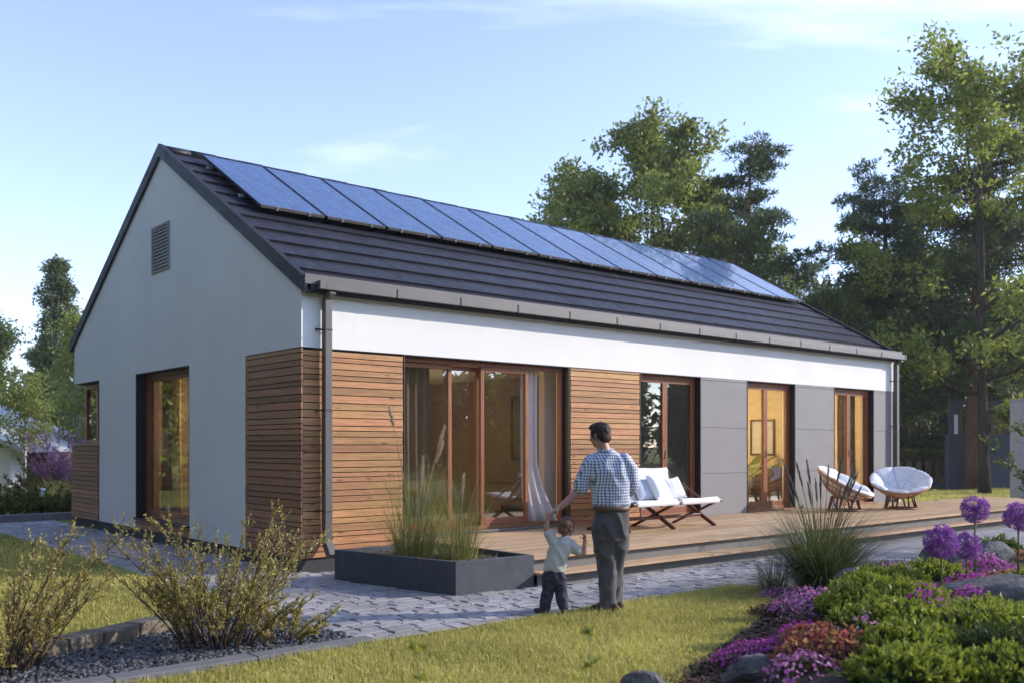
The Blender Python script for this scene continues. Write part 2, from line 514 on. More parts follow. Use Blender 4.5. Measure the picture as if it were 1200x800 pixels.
bx_ = band(k.math('ADD', sx.outputs[0], k.math('MULTIPLY', sx.outputs[1], .6)), .027, .44); bz_ = band(sx.outputs[2], .027, .44)
c = k.mix(k.math('MULTIPLY', k.math('ADD', bx_, bz_), .5), (.76, .78, .82), (.05, .08, .22))
M['gingham'] = k.done(k.bsdf(c, .9, .2, 0, k.bump(k.noise(c0, 30, 3), .25, .006)))
M['trouser'] = plain('grey_chino', (.085, .080, .080), .9, .15, 9, .5, 40, sheen=.15)
M['belt'] = plain('brown_leather', (.11, .062, .035), .5, .2, 20, .2)
M['shoe'] = plain('brown_suede', (.075, .043, .028), .7, .2, 20, .3)
M['tee'] = plain('sage_jersey', (.50, .49, .44), .95, .06, 9, .5, 30)
M['jeans'] = plain('dark_denim', (.035, .040, .058), .9, .2, 14, .5, 60)
M['black'] = plain('black_plastic', (.02, .02, .02), .5, .1, 6, 0)
M['wall_blue'] = plain('slate_blue_render', (.075, .085, .105), .9, .12, 1, .2, 60)
M['slat'] = wood('fence_slat_wood', (.12, .07, .04), 'z', .3)
M['roof_pale'] = plain('pale_roof_sheet', (.52, .52, .53), .6, .06, 2, .1)
M['pillar'] = plain('grey_concrete', (.30, .295, .29), .85, .12, 3, .3, 50)

# ------------------------------------------------------------------ light, sky, camera
SUN_AZ = math.atan2(-.51, .86)         # from +x towards -y
SUN_EL = rad(23)
sdir = Vector((math.cos(SUN_EL) * math.cos(SUN_AZ), math.cos(SUN_EL) * math.sin(SUN_AZ), math.sin(SUN_EL)))
w = bpy.data.worlds.new('World'); SC.world = w; w.use_nodes = True
t = w.node_tree; t.nodes.clear()
def wn(typ, **kw):
    x = t.nodes.new('ShaderNode' + typ)
    for a_, b_ in kw.items(): setattr(x, a_, b_)
    return x
sky = wn('TexSky', sky_type='NISHITA'); sky.sun_disc = False
sky.sun_elevation = SUN_EL; sky.sun_rotation = math.atan2(sdir.x, sdir.y)
sky.altitude = 100; sky.air_density = 1.0; sky.dust_density = .15; sky.ozone_density = 2.2
tc = wn('TexCoord'); sp = wn('SeparateXYZ'); t.links.new(tc.outputs['Generated'], sp.inputs[0])
zc = wn('Math', operation='ADD'); zc.inputs[1].default_value = .22; t.links.new(sp.outputs[2], zc.inputs[0])
dv = wn('VectorMath', operation='DIVIDE'); cb = wn('CombineXYZ')
for i in range(3): t.links.new(zc.outputs[0], cb.inputs[i])
t.links.new(tc.outputs['Generated'], dv.inputs[0]); t.links.new(cb.outputs[0], dv.inputs[1])
mr = wn('Mapping'); mr.inputs['Rotation'].default_value = (0, 0, rad(44)); t.links.new(dv.outputs[0], mr.inputs[0])
mp = wn('Mapping'); mp.inputs['Scale'].default_value = (.42, 1.7, .0); mp.inputs['Location'].default_value = (.9, .35, 0)
t.links.new(mr.outputs[0], mp.inputs[0])
nz = wn('TexNoise'); nz.inputs['Scale'].default_value = 1.25; nz.inputs['Detail'].default_value = 9; nz.inputs['Roughness'].default_value = .58
nz.inputs['Distortion'].default_value = .5
t.links.new(mp.outputs[0], nz.inputs['Vector'])
rp = wn('ValToRGB'); rp.color_ramp.elements[0].position = .55; rp.color_ramp.elements[1].position = .98
rp.color_ramp.elements[1].color = (.62, .62, .62, 1); t.links.new(nz.outputs[0], rp.inputs[0])
mx = wn('Mix', data_type='RGBA'); t.links.new(rp.outputs[0], mx.inputs[0]); 
hs = wn('HueSaturation'); hs.inputs['Saturation'].default_value = .80; t.links.new(sky.outputs[0], hs.inputs['Color'])
tn = wn('Mix', data_type='RGBA', blend_type='MULTIPLY'); tn.inputs[0].default_value = 1; tn.inputs[7].default_value = (1.0, .99, 1.17, 1)
t.links.new(hs.outputs[0], tn.inputs[6]); t.links.new(tn.outputs[2], mx.inputs[6])
mx.inputs[7].default_value = (9.0, 9.2, 9.6, 1)
bg = wn('Background'); bg.inputs[1].default_value = .15
t.links.new(mx.outputs[2], bg.inputs[0])
wo = wn('OutputWorld'); t.links.new(bg.outputs[0], wo.inputs[0])

sl = bpy.data.lights.new('sun', 'SUN'); sl.energy = 2.45; sl.angle = rad(.55); sl.color = (1, .90, .78)
so = bpy.data.objects.new('sun', sl); COL.objects.link(so)
so.rotation_euler = (-sdir).to_track_quat('-Z', 'Y').to_euler()
so.location = (40, -30, 30)

F = Vector((.6508, .7592, 0)); R = Vector((.7592, -.6508, 0))
CAM = Vector((-5.583, -10.492, 1.57))
cd = bpy.data.cameras.new('camera'); cam = bpy.data.objects.new('camera', cd); COL.objects.link(cam)
cam.location = CAM
cam.rotation_euler = (PI / 2, 0, math.atan2(F.y, F.x) - PI / 2)
cd.sensor_width = 36; cd.lens = 33.18; cd.shift_y = .1017
cd.clip_end = 2000; cd.clip_start = .05
cd.dof.use_dof = True; cd.dof.focus_distance = 11.5; cd.dof.aperture_fstop = 2.0
SC.camera = cam
SC.view_settings.view_transform = 'Standard'
SC.view_settings.look = 'None'
SC.view_settings.exposure = 1.07
SC.view_settings.gamma = 1
SC.view_settings.use_curve_mapping = False
SC.cycles.use_adaptive_sampling = True
SC.cycles.adaptive_threshold = .02
SC.cycles.use_denoising = True
SC.cycles.max_bounces = 8
SC.cycles.transparent_max_bounces = 12
SC.cycles.sample_clamp_indirect = 6
# ================================================================== HOUSE
L, W, T = 14.65, 9.34, .30
HEAD, DZ = 2.79, .33
TAN = .5775; YR = 4.67
def zu(y): return 6.20 - TAN * abs(y - YR)          # underside of the roof
house = thing('house', 'white gabled bungalow with wood cladding, dark tiled roof and tall brown windows', 'house')

m = MB()                                            # rendered walls
m.prism([(0, HEAD), (W, HEAD), (W, zu(W)), (YR, zu(YR)), (0, zu(0))], 'x', 0, T)
m.box(T, L, 0, T, HEAD, zu(0) + .04)
m.box(.02, T, 1.58, 3.52, .18, HEAD)
m.box(0, .02, 1.58, 3.52, .18, HEAD)
m.box(0, T, 5.84, 7.79, .18, HEAD)
m.box(.03, T, 3.52, 5.84, .18, .34)
m.box(.03, T, T, 1.58, .18, HEAD)
m.box(.03, T, 7.79, W, .18, 1.57)
for a, b in ((.03, 1.51), (4.58, 6.21), (7.81, 9.18), (10.77, 12.2), (13.81, L)):
    m.box(a, b, .03, T, .18, HEAD)
for a, b in ((1.51, 4.58), (6.21, 7.81), (9.18, 10.77), (12.2, 13.81)):
    m.box(a, b, .03, T, .18, .32)
m.box(L - T, L, T, W - T, .18, HEAD)
m.prism([(0, HEAD), (W, HEAD), (W, zu(W)), (YR, zu(YR)), (0, zu(0))], 'x', L + .001, L + .02)
m.box(2.2, L, W - T, W, .18, zu(0))
m.box(T, 2.2, W - T, W, .18, 1.57)
m.box(T, 2.2, W - T, W, HEAD, zu(0))
m.build('wall', M['render'], house)
m = MB()
m.box(.025, L - .02, .04, .28, -.1, .18); m.box(.025, .28, .28, W - .02, -.1, .18)
m.box(L - .28, L - .02, .28, W, -.1, .18); m.box(.28, L - .28, W - .28, W - .02, -.1, .18)
m.build('plinth', M['plinth'], house)

def boards_x(x0, x1, z0, z1, y0, seed):
    r = random.Random(seed); m = MB(); z = z0
    while z < z1 - .03:
        hgt = r.choice((.062, .075, .088, .1)); zt = min(z + hgt, z1)
        x = x0
        while x < x1 - .01:
            xe = x1 if x1 - x < 1.9 else x + r.uniform(1.2, 1.8)
            dy = r.uniform(0, .007)
            m.box(x + .001, xe - .001, y0 - .006 + dy, y0 + .022, z, zt - .011)
            x = xe
        z = zt
    return m
def boards_y(y0, y1, z0, z1, x0, seed):
    r = random.Random(seed); m = MB(); z = z0
    while z < z1 - .03:
        hgt = r.choice((.062, .075, .088, .1)); zt = min(z + hgt, z1)
        dx = r.uniform(0, .007)
        m.box(x0 - .006 + dx, x0 + .022, y0 + .001, y1 - .001, z, zt - .011)
        z = zt
    return m
for a, b, sd in ((.024, 1.50, 3), (4.61, 6.20, 5)):
    c = boards_x(a, b, .18, HEAD - .003, .006, sd).build('wood_cladding', M['clad_x'], house)
    q = MB().box(a, b, .0285, .0295, .18, HEAD - .003).build('backing', M['backing'], c)
c = boards_y(.0, 1.575, .18, HEAD - .003, .004, 8).build('wood_cladding', M['clad_y'], house)
MB().box(.0285, .0295, .03, 1.575, .18, HEAD - .003).build('backing', M['backing'], c)
c = boards_y(3.525, 5.83, .18, .335, .006, 9).build('wood_cladding', M['clad_y'], house)
c = boards_y(7.80, W + .1, .18, 1.57, -.02, 10).build('wood_cladding', M['clad_y'], house)
MB().box(.004, .028, 7.80, W + .1, .18, 1.57).build('backing', M['backing'], c)
MB().box(-.03, T, 7.80, W + .1, 1.572, 1.60).build('cap', M['frame'], c)

for a, b in ((7.815, 9.175), (10.775, 12.195), (13.815, L - .003)):
    m = MB()
    for z0, z1 in ((.33, 1.075), (1.081, 1.895), (1.901, 2.735), (2.741, HEAD - .003)):
        m.box(a, b, .004, .029, z0, z1)
    m.build('cladding_panel', M['grey_panel'], house, bevel=.002)

# --- roof
slope = math.atan(TAN); cs = math.cos(slope)
roof = thing('roof', None, None); roof.parent = house
m = MB()
m.prism([(-.13, zu(-.13)), (YR, 6.20), (W + .13, zu(W + .13)), (W + .13, zu(W + .13) + .1), (YR, 6.30), (-.13, zu(-.13) + .1)], 'x', .0, L)
m.build('roof_deck', M['soffit'], roof)
m = MB(); r = random.Random(2)
tw = .30; pitch = .428
for side in (0, 1):
    y = -.19; row = 0
    while y < YR - .02:
        y1 = min(y + pitch + .05, YR + .0)
        nT = int(L / tw) + 1
        off = (row % 2) * tw / 2
        for i in range(-1, nT):
            x0 = max(.035, i * tw + off + .04); x1 = min(L - .02, (i + 1) * tw + off + .037)
            if x1 - x0 < .03: continue
            dz = r.uniform(-.002, .002)
            # slab lies on the course above at its top, tilted a little flatter than the roof
            za, zb = zu(y) + .168 + dz, zu(y1) + .122 + dz
            tk = .034
            ya, yb = (y, y1) if side == 0 else (2 * YR - y, 2 * YR - y1)
            yu = ya + (.034 if side == 0 else -.034)
            vs = [(x0, yu, za - tk), (x1, yu, za - tk), (x1, yb, zb - tk), (x0, yb, zb - tk), (x0, ya + (.008 if side == 0 else -.008), za), (x1, ya + (.008 if side == 0 else -.008), za), (x1, yb, zb), (x0, yb, zb)]
            fs = [(0, 3, 2, 1), (4, 5, 6, 7), (0, 1, 5, 4), (1, 2, 6, 5), (2, 3, 7, 6), (3, 0, 4, 7)]
            if side: fs = [tuple(reversed(f_)) for f_ in fs]
            m.add(vs, fs)
        y += pitch; row += 1
m.build('roof_tiles', M['tile'], roof)
m = MB()
for i in range(35):
    x0 = .04 + i * .42; x1 = min(L - .02, x0 + .43)
    m.tube([(x0, YR, 6.305 + .006 * (i % 2)), (x1, YR, 6.31 + .006 * (i % 2))], .085, 10)
m.build('ridge_cap', M['tile'], roof, True)
def verge(xa, xb):
    m = MB()
    lo, hi = .0, .205
    m.prism([(-.17, zu(-.17) + lo + .03), (-.06, zu(-.06) + lo), (YR, 6.20 + lo), (YR, 6.20 + hi), (-.17, zu(-.17) + hi)], 'x', xa, xb)
    m.prism([(YR + .0005, 6.20 + lo), (W + .06, zu(W + .06) + lo), (W + .17, zu(W + .17) + lo + .03), (W + .17, zu(W + .17) + hi), (YR + .0005, 6.20 + hi)], 'x', xa, xb)
    return m.build('verge_trim', M['verge'], roof)
verge(-.045, .03); verge(L - .015, L + .06)
m = MB()                                            # eave flashing and soffit
m.box(-.045, L + .06, -.185, -.172, 3.535, 3.655)
m.box(-.045, L + .06, -.172, -.10, 3.635, 3.655)
m.build('eave_flashing', M['gutter'], roof)
m = MB(); m.box(.0, L, -.170, -.003, 3.46, 3.535); m.build('soffit', M['soffit'], roof)

gut = MB()
for x0, x1 in [(.12, .2)] + [(.204 + i * 1.035, min(14.75, .204 + (i + 1) * 1.035 - .004)) for i in range(15)]:
    if x1 - x0 < .02: continue
    gut.box(x0, x1, -.262, -.256, 3.478, 3.582); gut.box(x0, x1, -.256, -.19, 3.478, 3.484); gut.box(x0, x1, -.196, -.19, 3.484, 3.58)
gut.box(.114, .12, -.262, -.19, 3.478, 3.582); gut.box(14.742, 14.75, -.262, -.19, 3.478, 3.582)
g = gut.build('gutter', M['gutter'], house, bevel=.003)
for i in range(1, 15):
    x = .202 + i * 1.035
    MB().box(x - .008, x + .008, -.268, -.187, 3.472, 3.586).build('gutter_joint', M['soffit'], g)
for px in (.25, 14.555):
    m = MB()
    m.box(px, px + .105, -.145, -.045, .36, 2.02); m.box(px + .003, px + .102, -.142, -.048, 2.02, 3.40)
    m.bar((px + .0525, -.095, 3.40), (px + .0525, -.225, 3.476), .09)
    m.bar((px + .0525, -.095, .38), (px + .0525, -.21, .21), .1)
    p = m.build('downpipe', M['pipe'], house, bevel=.008)
    for z in (.75, 2.0, 3.0):
        b = MB().box(px - .002, px + .107, -.147, -.040, z, z + .012); b.box(px - .06, px + .02, -.04, -.0, z + .006, z + .024)
        b.build('pipe_bracket', M['black'], p)

m = MB()                                            # gable vent
m.box(-.02, 0, 4.30, 5.06, 4.36, 4.40); m.box(-.02, 0, 4.30, 5.06, 5.07, 5.11)
m.box(-.02, 0, 4.30, 4.345, 4.40, 5.07); m.box(-.02, 0, 5.015, 5.06, 4.40, 5.07)
ven = m.build('gable_vent', M['pillar'], house)
m = MB()
for i in range(12):
    z = 4.42 + i * .055
    m.add([(-.018, 4.345, z), (-.018, 5.015, z), (-.003, 5.015, z + .04), (-.003, 4.345, z + .04), (-.018, 4.345, z + .006), (-.018, 5.015, z + .006), (-.003, 5.015, z + .046), (-.003, 4.345, z + .046)],
          [(0, 1, 2, 3), (7, 6, 5, 4), (0, 4, 5, 1), (1, 5, 6, 2), (2, 6, 7, 3), (3, 7, 4, 0)])
m.build('louvre', M['pillar'], ven)
MB().box(-.002, -.0005, 4.345, 5.015, 4.40, 5.07).build('backing', M['backing'], ven)

# --- windows on the long front (wall plane y = 0)
def front_window(name, x0, x1, z0, z1, d, leaves, label=None, sill=None, rail=.09):
    """leaves: list of (xa, xb, depth) sashes with their own frames"""
    fr = MB()
    fr.box(x0 + .02, x1 - .02, d, d + .09, z1 - .075, z1 - .012)
    fr.box(x0 + .02, x1 - .02, d, d + .09, z0, z0 + .05)
    fr.box(x0 + .02, x0 + .06, d, d + .09, z0 + .05, z1 - .075); fr.box(x1 - .06, x1 - .02, d, d + .09, z0 + .05, z1 - .075)
    wdw = fr.build(name, M['frame'], house, bevel=.003)
    if label: wdw['label'] = label
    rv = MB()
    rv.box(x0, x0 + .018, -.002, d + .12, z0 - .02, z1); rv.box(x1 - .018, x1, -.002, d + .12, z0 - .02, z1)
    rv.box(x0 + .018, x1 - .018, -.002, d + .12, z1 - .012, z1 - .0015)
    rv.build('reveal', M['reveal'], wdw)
    for xa, xb, dd in leaves:
        s = MB(); za, zb = z0 + .052, z1 - .078; st = .062
        s.box(xa, xa + st, dd, dd + .06, za, zb); s.box(xb - st, xb, dd, dd + .06, za, zb)
        s.box(xa + st, xb - st, dd, dd + .06, zb - st, zb); s.box(xa + st, xb - st, dd, dd + .06, za, za + rail)
        s.build('sash', M['frame'], wdw, bevel=.004)
        MB().box(xa + st, xb - st, dd + .024, dd + .036, za + rail, zb - st).build('pane', M['glass'], wdw)
    if sill:
        MB().box(x0 + .02, x1 - .02, -.03, d, z0 - .03, z0 + .0).build('sill', M[sill], wdw, bevel=.004)
    return wdw
front_window('sliding_door', 1.51, 4.58, .37, HEAD, .13, [(1.57, 2.46, .2), (2.40, 3.02, .265), (2.94, 3.86, .14)],
             'wide wooden sliding door standing partly open', 'gutter', .1)
for x0, x1 in ((6.21, 7.81), (9.18, 10.77), (12.2, 13.81)):
    c = (x0 + x1) / 2 - .02
    wd = front_window('window', x0, x1, .36, HEAD, .12, [(x0 + .06, c, .13), (c + .002, x1 - .06, .13)], None, 'frame_x', .1)
    hm = MB().bar((c - .03, .10, 1.35), (c - .03, .10, 1.48), .016); hm.bar((c - .03, .13, 1.36), (c - .03, .10, 1.36), .014)
    hm.build('handle', M['black'], wd)

# --- gable windows (wall plane x = 0)
y0, y1, z0, z1, d = 3.52, 5.84, .36, HEAD, .16
fr = MB()
fr.box(d, d + .09, y0 + .02, y1 - .02, z1 - .075, z1 - .012); fr.box(d, d + .09, y0 + .02, y1 - .02, z0, z0 + .06)
fr.box(d, d + .09, y0 + .02, y0 + .08, z0 + .06, z1 - .075); fr.box(d, d + .09, y1 - .13, y1 - .02, z0 + .06, z1 - .075)
wd = fr.build('window', M['frame'], house, bevel=.003); wd['label'] = 'tall gable window in a deep black reveal'
s = MB(); ya, yb, st = y0 + .085, y1 - .135, .06
s.box(d + .01, d + .07, ya, ya + st, z0 + .065, z1 - .08); s.box(d + .01, d + .07, yb - st, yb, z0 + .065, z1 - .08)
s.box(d + .01, d + .07, ya + st, yb - st, z0 + .065, z0 + .14); s.box(d + .01, d + .07, ya + st, yb - st, z1 - .14, z1 - .08)
s.build('sash', M['frame'], wd, bevel=.003)
MB().box(d + .03, d + .042, ya + st, yb - st, z0 + .14, z1 - .14).build('pane', M['glass'], wd)
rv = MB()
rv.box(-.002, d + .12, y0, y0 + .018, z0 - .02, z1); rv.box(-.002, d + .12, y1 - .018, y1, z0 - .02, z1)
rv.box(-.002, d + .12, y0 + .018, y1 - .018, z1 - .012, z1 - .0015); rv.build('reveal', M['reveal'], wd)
MB().box(-.055, d, y0 - .02, y1 + .03, z0 - .026, z0 - .001).build('sill', M['verge'], wd, bevel=.003)

fr = MB(); d = .2                                    # corner window at the back of the gable
fr.box(d, d + .09, 7.81, 7.93, 1.602, HEAD - .013); fr.box(d, d + .09, 7.93, W - .11, 1.602, 1.69); fr.box(d, d + .09, 7.93, W - .11, 2.68, HEAD - .013)
fr.box(d, d + .09, W - .11, W - .01, 1.602, HEAD - .013); fr.box(d, d + .09, 8.52, 8.62, 1.69, 2.68)
wd = fr.build('window', M['frame'], house, bevel=.003); wd['label'] = 'small corner window above the rear wood panel'
MB().box(d + .03, d + .042, 7.93, 8.52, 1.69, 2.68).build('pane', M['glass'], wd)
MB().box(d + .03, d + .042, 8.62, W - .11, 1.69, 2.68).build('pane', M['glass'], wd)
MB().box(d + .14, 2.1, W - .1, W - .088, 1.60, HEAD).build('pane', M['glass'], wd)
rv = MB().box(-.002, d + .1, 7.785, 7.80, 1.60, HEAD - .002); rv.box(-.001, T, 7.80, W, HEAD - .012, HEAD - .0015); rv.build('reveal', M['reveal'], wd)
m = MB()
m.box(d + .1, d + .12, 7.81, W - .11, 1.60, HEAD); m.build('blind', M['drape'], wd)

# --- rooms
m = MB(); m.box(T, L - T, T, W - T, .2, .345); m.box(1.53, 4.56, .225, T, .2, .345)
m.build('interior_floor', M['int_floor'], house)
MB().box(T, L - T, T, W - T, 2.84, 2.92).build('ceiling', M['int_ceiling'], house)
def room(mm, boxes):
    q = MB()
    for b in boxes: q.box(*b)
    return q.build('interior_wall', M[mm], house)
room('int_wood', [(T, 2.1, 6.6, 6.7, .345, 2.84), (2.4, 5.9, 5.9, 6.0, .345, 2.84), (5.9, 6.0, 1.5, 6.0, .345, 2.84)])
room('int_grey', [(4.62, 5.9, .62, .75, .345, 2.84)])
room('int_wood', [(5.9, 6.0, .62, 1.498, .345, 2.84)])
room('int_grey', [(6.002, 8.3, 3.8, 3.9, .345, 2.84), (8.3, 8.4, T, 3.9, .345, 2.84)])
room('int_cream', [(8.402, 11.5, 3.2, 3.3, .345, 2.84), (11.5, 11.6, T, 3.3, .345, 2.84), (11.602, L - T, 3.2, 3.3, .345, 2.84), (8.401, 8.42, T, 3.2, .345, 2.84), (L - T - .02, L - T - .001, T, 3.2, .345, 2.84)])
room('int_cream', [(T + .001, T + .02, T, 3.50, .345, 2.84)])
room('int_cream', [(T + .001, T + .02, 5.86, 6.6, .345, 2.84)])

def pendant(x, y, zd, label, power, rr=.17):
    p = thing('pendant_lamp', label, 'lamp', (x, y, 2.84))
    MB().tube([(0, 0, 0), (0, 0, zd + .1)], .006, 6).build('cord', M['black'], p)
    m = MB(); m.rings([((0, 0, zd + .1), .05, .05), ((0, 0, zd + .05), rr * .8, rr * .8), ((0, 0, zd - .05), rr, rr), ((0, 0, zd - .14), rr * .75, rr * .75)], 18)
    m.build('lamp_shade', M['glow'], p, True)
    l = bpy.data.lights.new('lamp_light', 'POINT'); l.energy = power; l.color = (1, .72, .40); l.shadow_soft_size = .22
    lo = bpy.data.objects.new('lamp_light', l); COL.objects.link(lo); lo.location = (x, y, 2.84 + zd - .42)
    return p
pendant(9.55, 1.7, -.3, 'glowing round pendant lamp in the room behind the second grey-panel window', 72)
pendant(12.7, 1.9, -.35, 'glowing pendant lamp in the end room with the pale drape', 70)
pendant(1.75, 4.6, -.3, 'glowing pendant lamp hanging behind the gable window', 70)
pendant(3.2, 3.6, -.5, 'glowing pendant lamp in the living room behind the sliding door', 9)

def drape(name, label, pts, z0, z1, mt, amp=.035, wl=.13, flare=None):
    pts = [Vector((p[0], p[1], 0)) for p in pts]
    n, mrow = 60, 14
    V = []; Q = []
    seg = [(pts[i + 1] - pts[i]).length for i in range(len(pts) - 1)]; tot = sum(seg)
    for i in range(n + 1):
        s_ = tot * i / n; j = 0; a = s_
        while j < len(seg) - 1 and a > seg[j]: a -= seg[j]; j += 1
        dirn = (pts[j + 1] - pts[j]).normalized(); nrm = Vector((-dirn.y, dirn.x, 0))
        p = pts[j] + dirn * a
        for q in range(mrow + 1):
            tz = q / mrow
            o = nrm * (amp * math.sin(2 * PI * s_ / wl + .4 * math.sin(5 * tz)) * (.6 + .4 * tz))
            zz = z1 + (z0 - z1) * tz
            pp = p + o + Vector((0, 0, zz))
            if flare: pp += flare(i / n, tz)
            V.append(pp)
    for i in range(n):
        for q in range(mrow):
            a = i * (mrow + 1) + q
            Q.append((a, a + mrow + 1, a + mrow + 2, a + 1))
    me = np_mesh(name, [tuple(v_) for v_ in V], Q, True)
    o = link(name, me, M[mt])
    sd = o.modifiers.new('thick', 'SOLIDIFY'); sd.thickness = .003
    return tag(o, label, 'curtain')
drape('curtain', 'white sheer curtain blowing out through the open sliding door', [(3.87, .33), (4.22, .33)], .42, 2.8, 'sheer', .03, .11,
      lambda u, tz: Vector((.16 * u * max(0, (tz - .62) / .38) ** 1.3, -.24 * max(0, (tz - .62) / .38) ** 1.5 * (.25 + u), .04 * u * max(0, tz - .7))))
drape('curtain', 'tan curtain hanging inside the gable window', [(.42, 5.78), (.42, 4.95)], .4, 2.8, 'drape', .04, .15)
drape('curtain', 'brown curtain gathered behind the right sash of the end window', [(13.05, .42), (13.72, .42)], .38, 2.8, 'drape', .04, .14)
drape('curtain', 'brown curtain at the left edge of the living room door', [(1.62, .45), (2.25, .45)], .38, 2.8, 'drape', .04, .14)
# furniture seen through the glass
t_ = thing('wall_shelf', 'dark wall shelves with books behind the sliding door', 'shelf', (2.9, 5.72, 1.2))
m = MB()
for z in (0, .38, .76): m.box(-.75, .75, -.14, .17, z, z + .03)
m.build('shelf_board', M['screen'], t_)
r = random.Random(5); m = MB()
for z in (.03, .41):
    x = -.7
    while x < .6:
        wd_ = r.uniform(.03, .07)
        if r.random() < .75: m.box(x, x + wd_, -.06, .1, z, z + r.uniform(.18, .28))
        x += wd_ + .004
m.build('books', M['cushion_grey'], t_)
t_ = thing('wall_panel_picture', 'dark framed picture hanging in the room behind the open door', 'picture', (5.885, 2.35, 1.9))
MB().box(-.02, .0, -.5, .5, -.55, .55).build('canvas_sheet', M['screen'], t_)
m = MB(); m.box(-.035, 0, -.54, -.5, -.59, .59); m.box(-.035, 0, .5, .54, -.59, .59); m.box(-.035, 0, -.5, .5, -.59, -.55); m.box(-.035, 0, -.5, .5, .55, .59)
m.build('picture_frame', M['black'], t_)
t_ = thing('sideboard', 'low wooden sideboard behind the open sliding door', 'sideboard', (5.6, 2.4, .345))
m = MB(); m.box(-.28, .28, -.8, .8, .15, .55); m.build('cabinet', M['int_wood'], t_, bevel=.006)
for sx_ in (-.22, .22):
    for sy_ in (-.7, .7): MB().box(sx_ - .02, sx_ + .02, sy_ - .02, sy_ + .02, 0, .15).build('leg', M['screen'], t_)
t_ = thing('bed', 'bed with white duvet behind the window nearest the middle', 'bed', (10.55, 2.15, .345))
MB().box(-.8, .8, -1.0, 1.2, .12, .34).build('bed_frame', M['int_wood'], t_)
MB().box(-.78, .78, -.98, 1.18, .341, .56).build('mattress', M['cushion'], t_, bevel=.05)
for sx_ in (-.7, .7):
    for sy_ in (-.9, 1.1): MB().box(sx_ - .04, sx_ + .04, sy_ - .04, sy_ + .04, 0, .12).build('leg', M['screen'], t_)
t_ = thing('armchair', 'wicker armchair with dark rails behind the gable window', 'chair', (1.05, 4.3, .345), (0, 0, .5))
MB().box(-.32, .32, -.3, .3, .36, .44).build('seat', M['basket'], t_, bevel=.02)
m = MB(); m.box(-.32, .32, .3, .36, .44, .95); m.build('backrest', M['basket'], t_, bevel=.02)
for sx_ in (-.3, .3):
    for sy_ in (-.27, .3): MB().box(sx_ - .02, sx_ + .02, sy_ - .02, sy_ + .02, 0, .36 if sy_ > 0 else .66).build('leg', M['screen'], t_)
    MB().box(sx_ - .025, sx_ + .025, -.3, .3, .66, .70).build('armrest', M['screen'], t_)

t_ = thing('framed_print', 'pale framed print on the yellow wall behind the middle grey-panel window', 'picture', (11.495, 1.25, 1.75))
MB().box(-.014, 0, -.26, .26, -.34, .34).build('print', M['int_grey'], t_)
for a_ in ((-.03, 0, -.30, -.26, -.38, .38), (-.03, 0, .26, .30, -.38, .38), (-.03, 0, -.26, .26, -.38, -.34), (-.03, 0, -.26, .26, .34, .38)): MB().box(*a_).build('frame_bar', M['screen'], t_)
t_ = thing('dresser', 'low brown dresser under the framed print behind the window', 'dresser', (11.25, 1.2, .345))
MB().box(-.22, .22, -.55, .55, .1, .8).build('cabinet', M['int_wood'], t_, bevel=.006)
for i_ in range(3): MB().box(-.232, -.221, -.52, .52, .14 + i_ * .22, .33 + i_ * .22).build('drawer', M['int_wood'], t_)
for sy_ in (-.5, .5):
    for sx_ in (-.18, .18): MB().box(sx_ - .02, sx_ + .02, sy_ - .02, sy_ + .02, 0, .1).build('leg', M['screen'], t_)
# banana plant in a basket
t_ = thing('potted_plant', 'banana plant in a woven basket behind the middle grey-panel window', 'houseplant', (10.35, 1.0, .345))
m = MB(); m.rings([((0, 0, 0), .17, .17), ((0, 0, .16), .23, .23), ((0, 0, .36), .2, .2)], 20); m.build('basket', M['basket'], t_, True)
m = MB(); rr = random.Random(8)
for i in range(9):
    a = i * 2.4; el = rr.uniform(.9, 1.35); ln = rr.uniform(.75, 1.15)
    base = Vector((0, 0, .36)); d = Vector((math.cos(a) * math.cos(el), math.sin(a) * math.cos(el), math.sin(el)))
    sd = d.cross(Vector((0, 0, 1))).normalized(); pts = []
    for j in range(8):
        s_ = j / 7; p = base + d * ln * s_ + Vector((math.cos(a), math.sin(a), -.5)) * (.35 * s_ * s_)
        wd_ = .012 if s_ < .4 else .12 * math.sin(PI * min(1, (s_ - .38) / .62)) + .006
        pts.append((p - sd * wd_, p + Vector((0, 0, -.02)), p + sd * wd_))
    vs = [q for p3 in pts for q in p3]; fs = []
    for j in range(7):
        b = j * 3; fs += [(b, b + 1, b + 4, b + 3), (b + 1, b + 2, b + 5, b + 4)]
    m.add(vs, fs)
m.build('foliage', M['leaf_tree'], t_, True)

# --- solar panels: thirteen, bolted through clamps on two rails
def solar_proto():
    p = thing('solar_panel', 'x', 'solar panel')
    wd_, ln = 1.05, 2.44
    MB().box(.012, wd_ - .012, .02, ln - .012, .012, .034).build('cell_sheet', M['solar'], p)
    m = MB(); m.box(0, .012, 0, ln, 0, .04); m.box(wd_ - .012, wd_, 0, ln, 0, .04); m.box(.012, wd_ - .012, ln - .012, ln, 0, .04)
    m.build('side_frame', M['alu_dark'], p)
    MB().box(.012, wd_ - .012, -.004, .02, 0, .041).build('lower_frame', M['gutter'], p)
    for x in (.27, .79): MB().box(x - .02, x + .02, -.014, -.004, -.01, .046).build('clamp', M['alu'], p)
    return p
sp0 = solar_proto()
words = ['nearest the gable end', 'second from the gable end', 'third from the gable end', 'fourth from the gable end', 'fifth from the gable end', 'sixth from the gable end', 'middle one of thirteen', 'sixth from the far end', 'fifth from the far end', 'fourth from the far end', 'third from the far end', 'second from the far end', 'at the far end of the row']
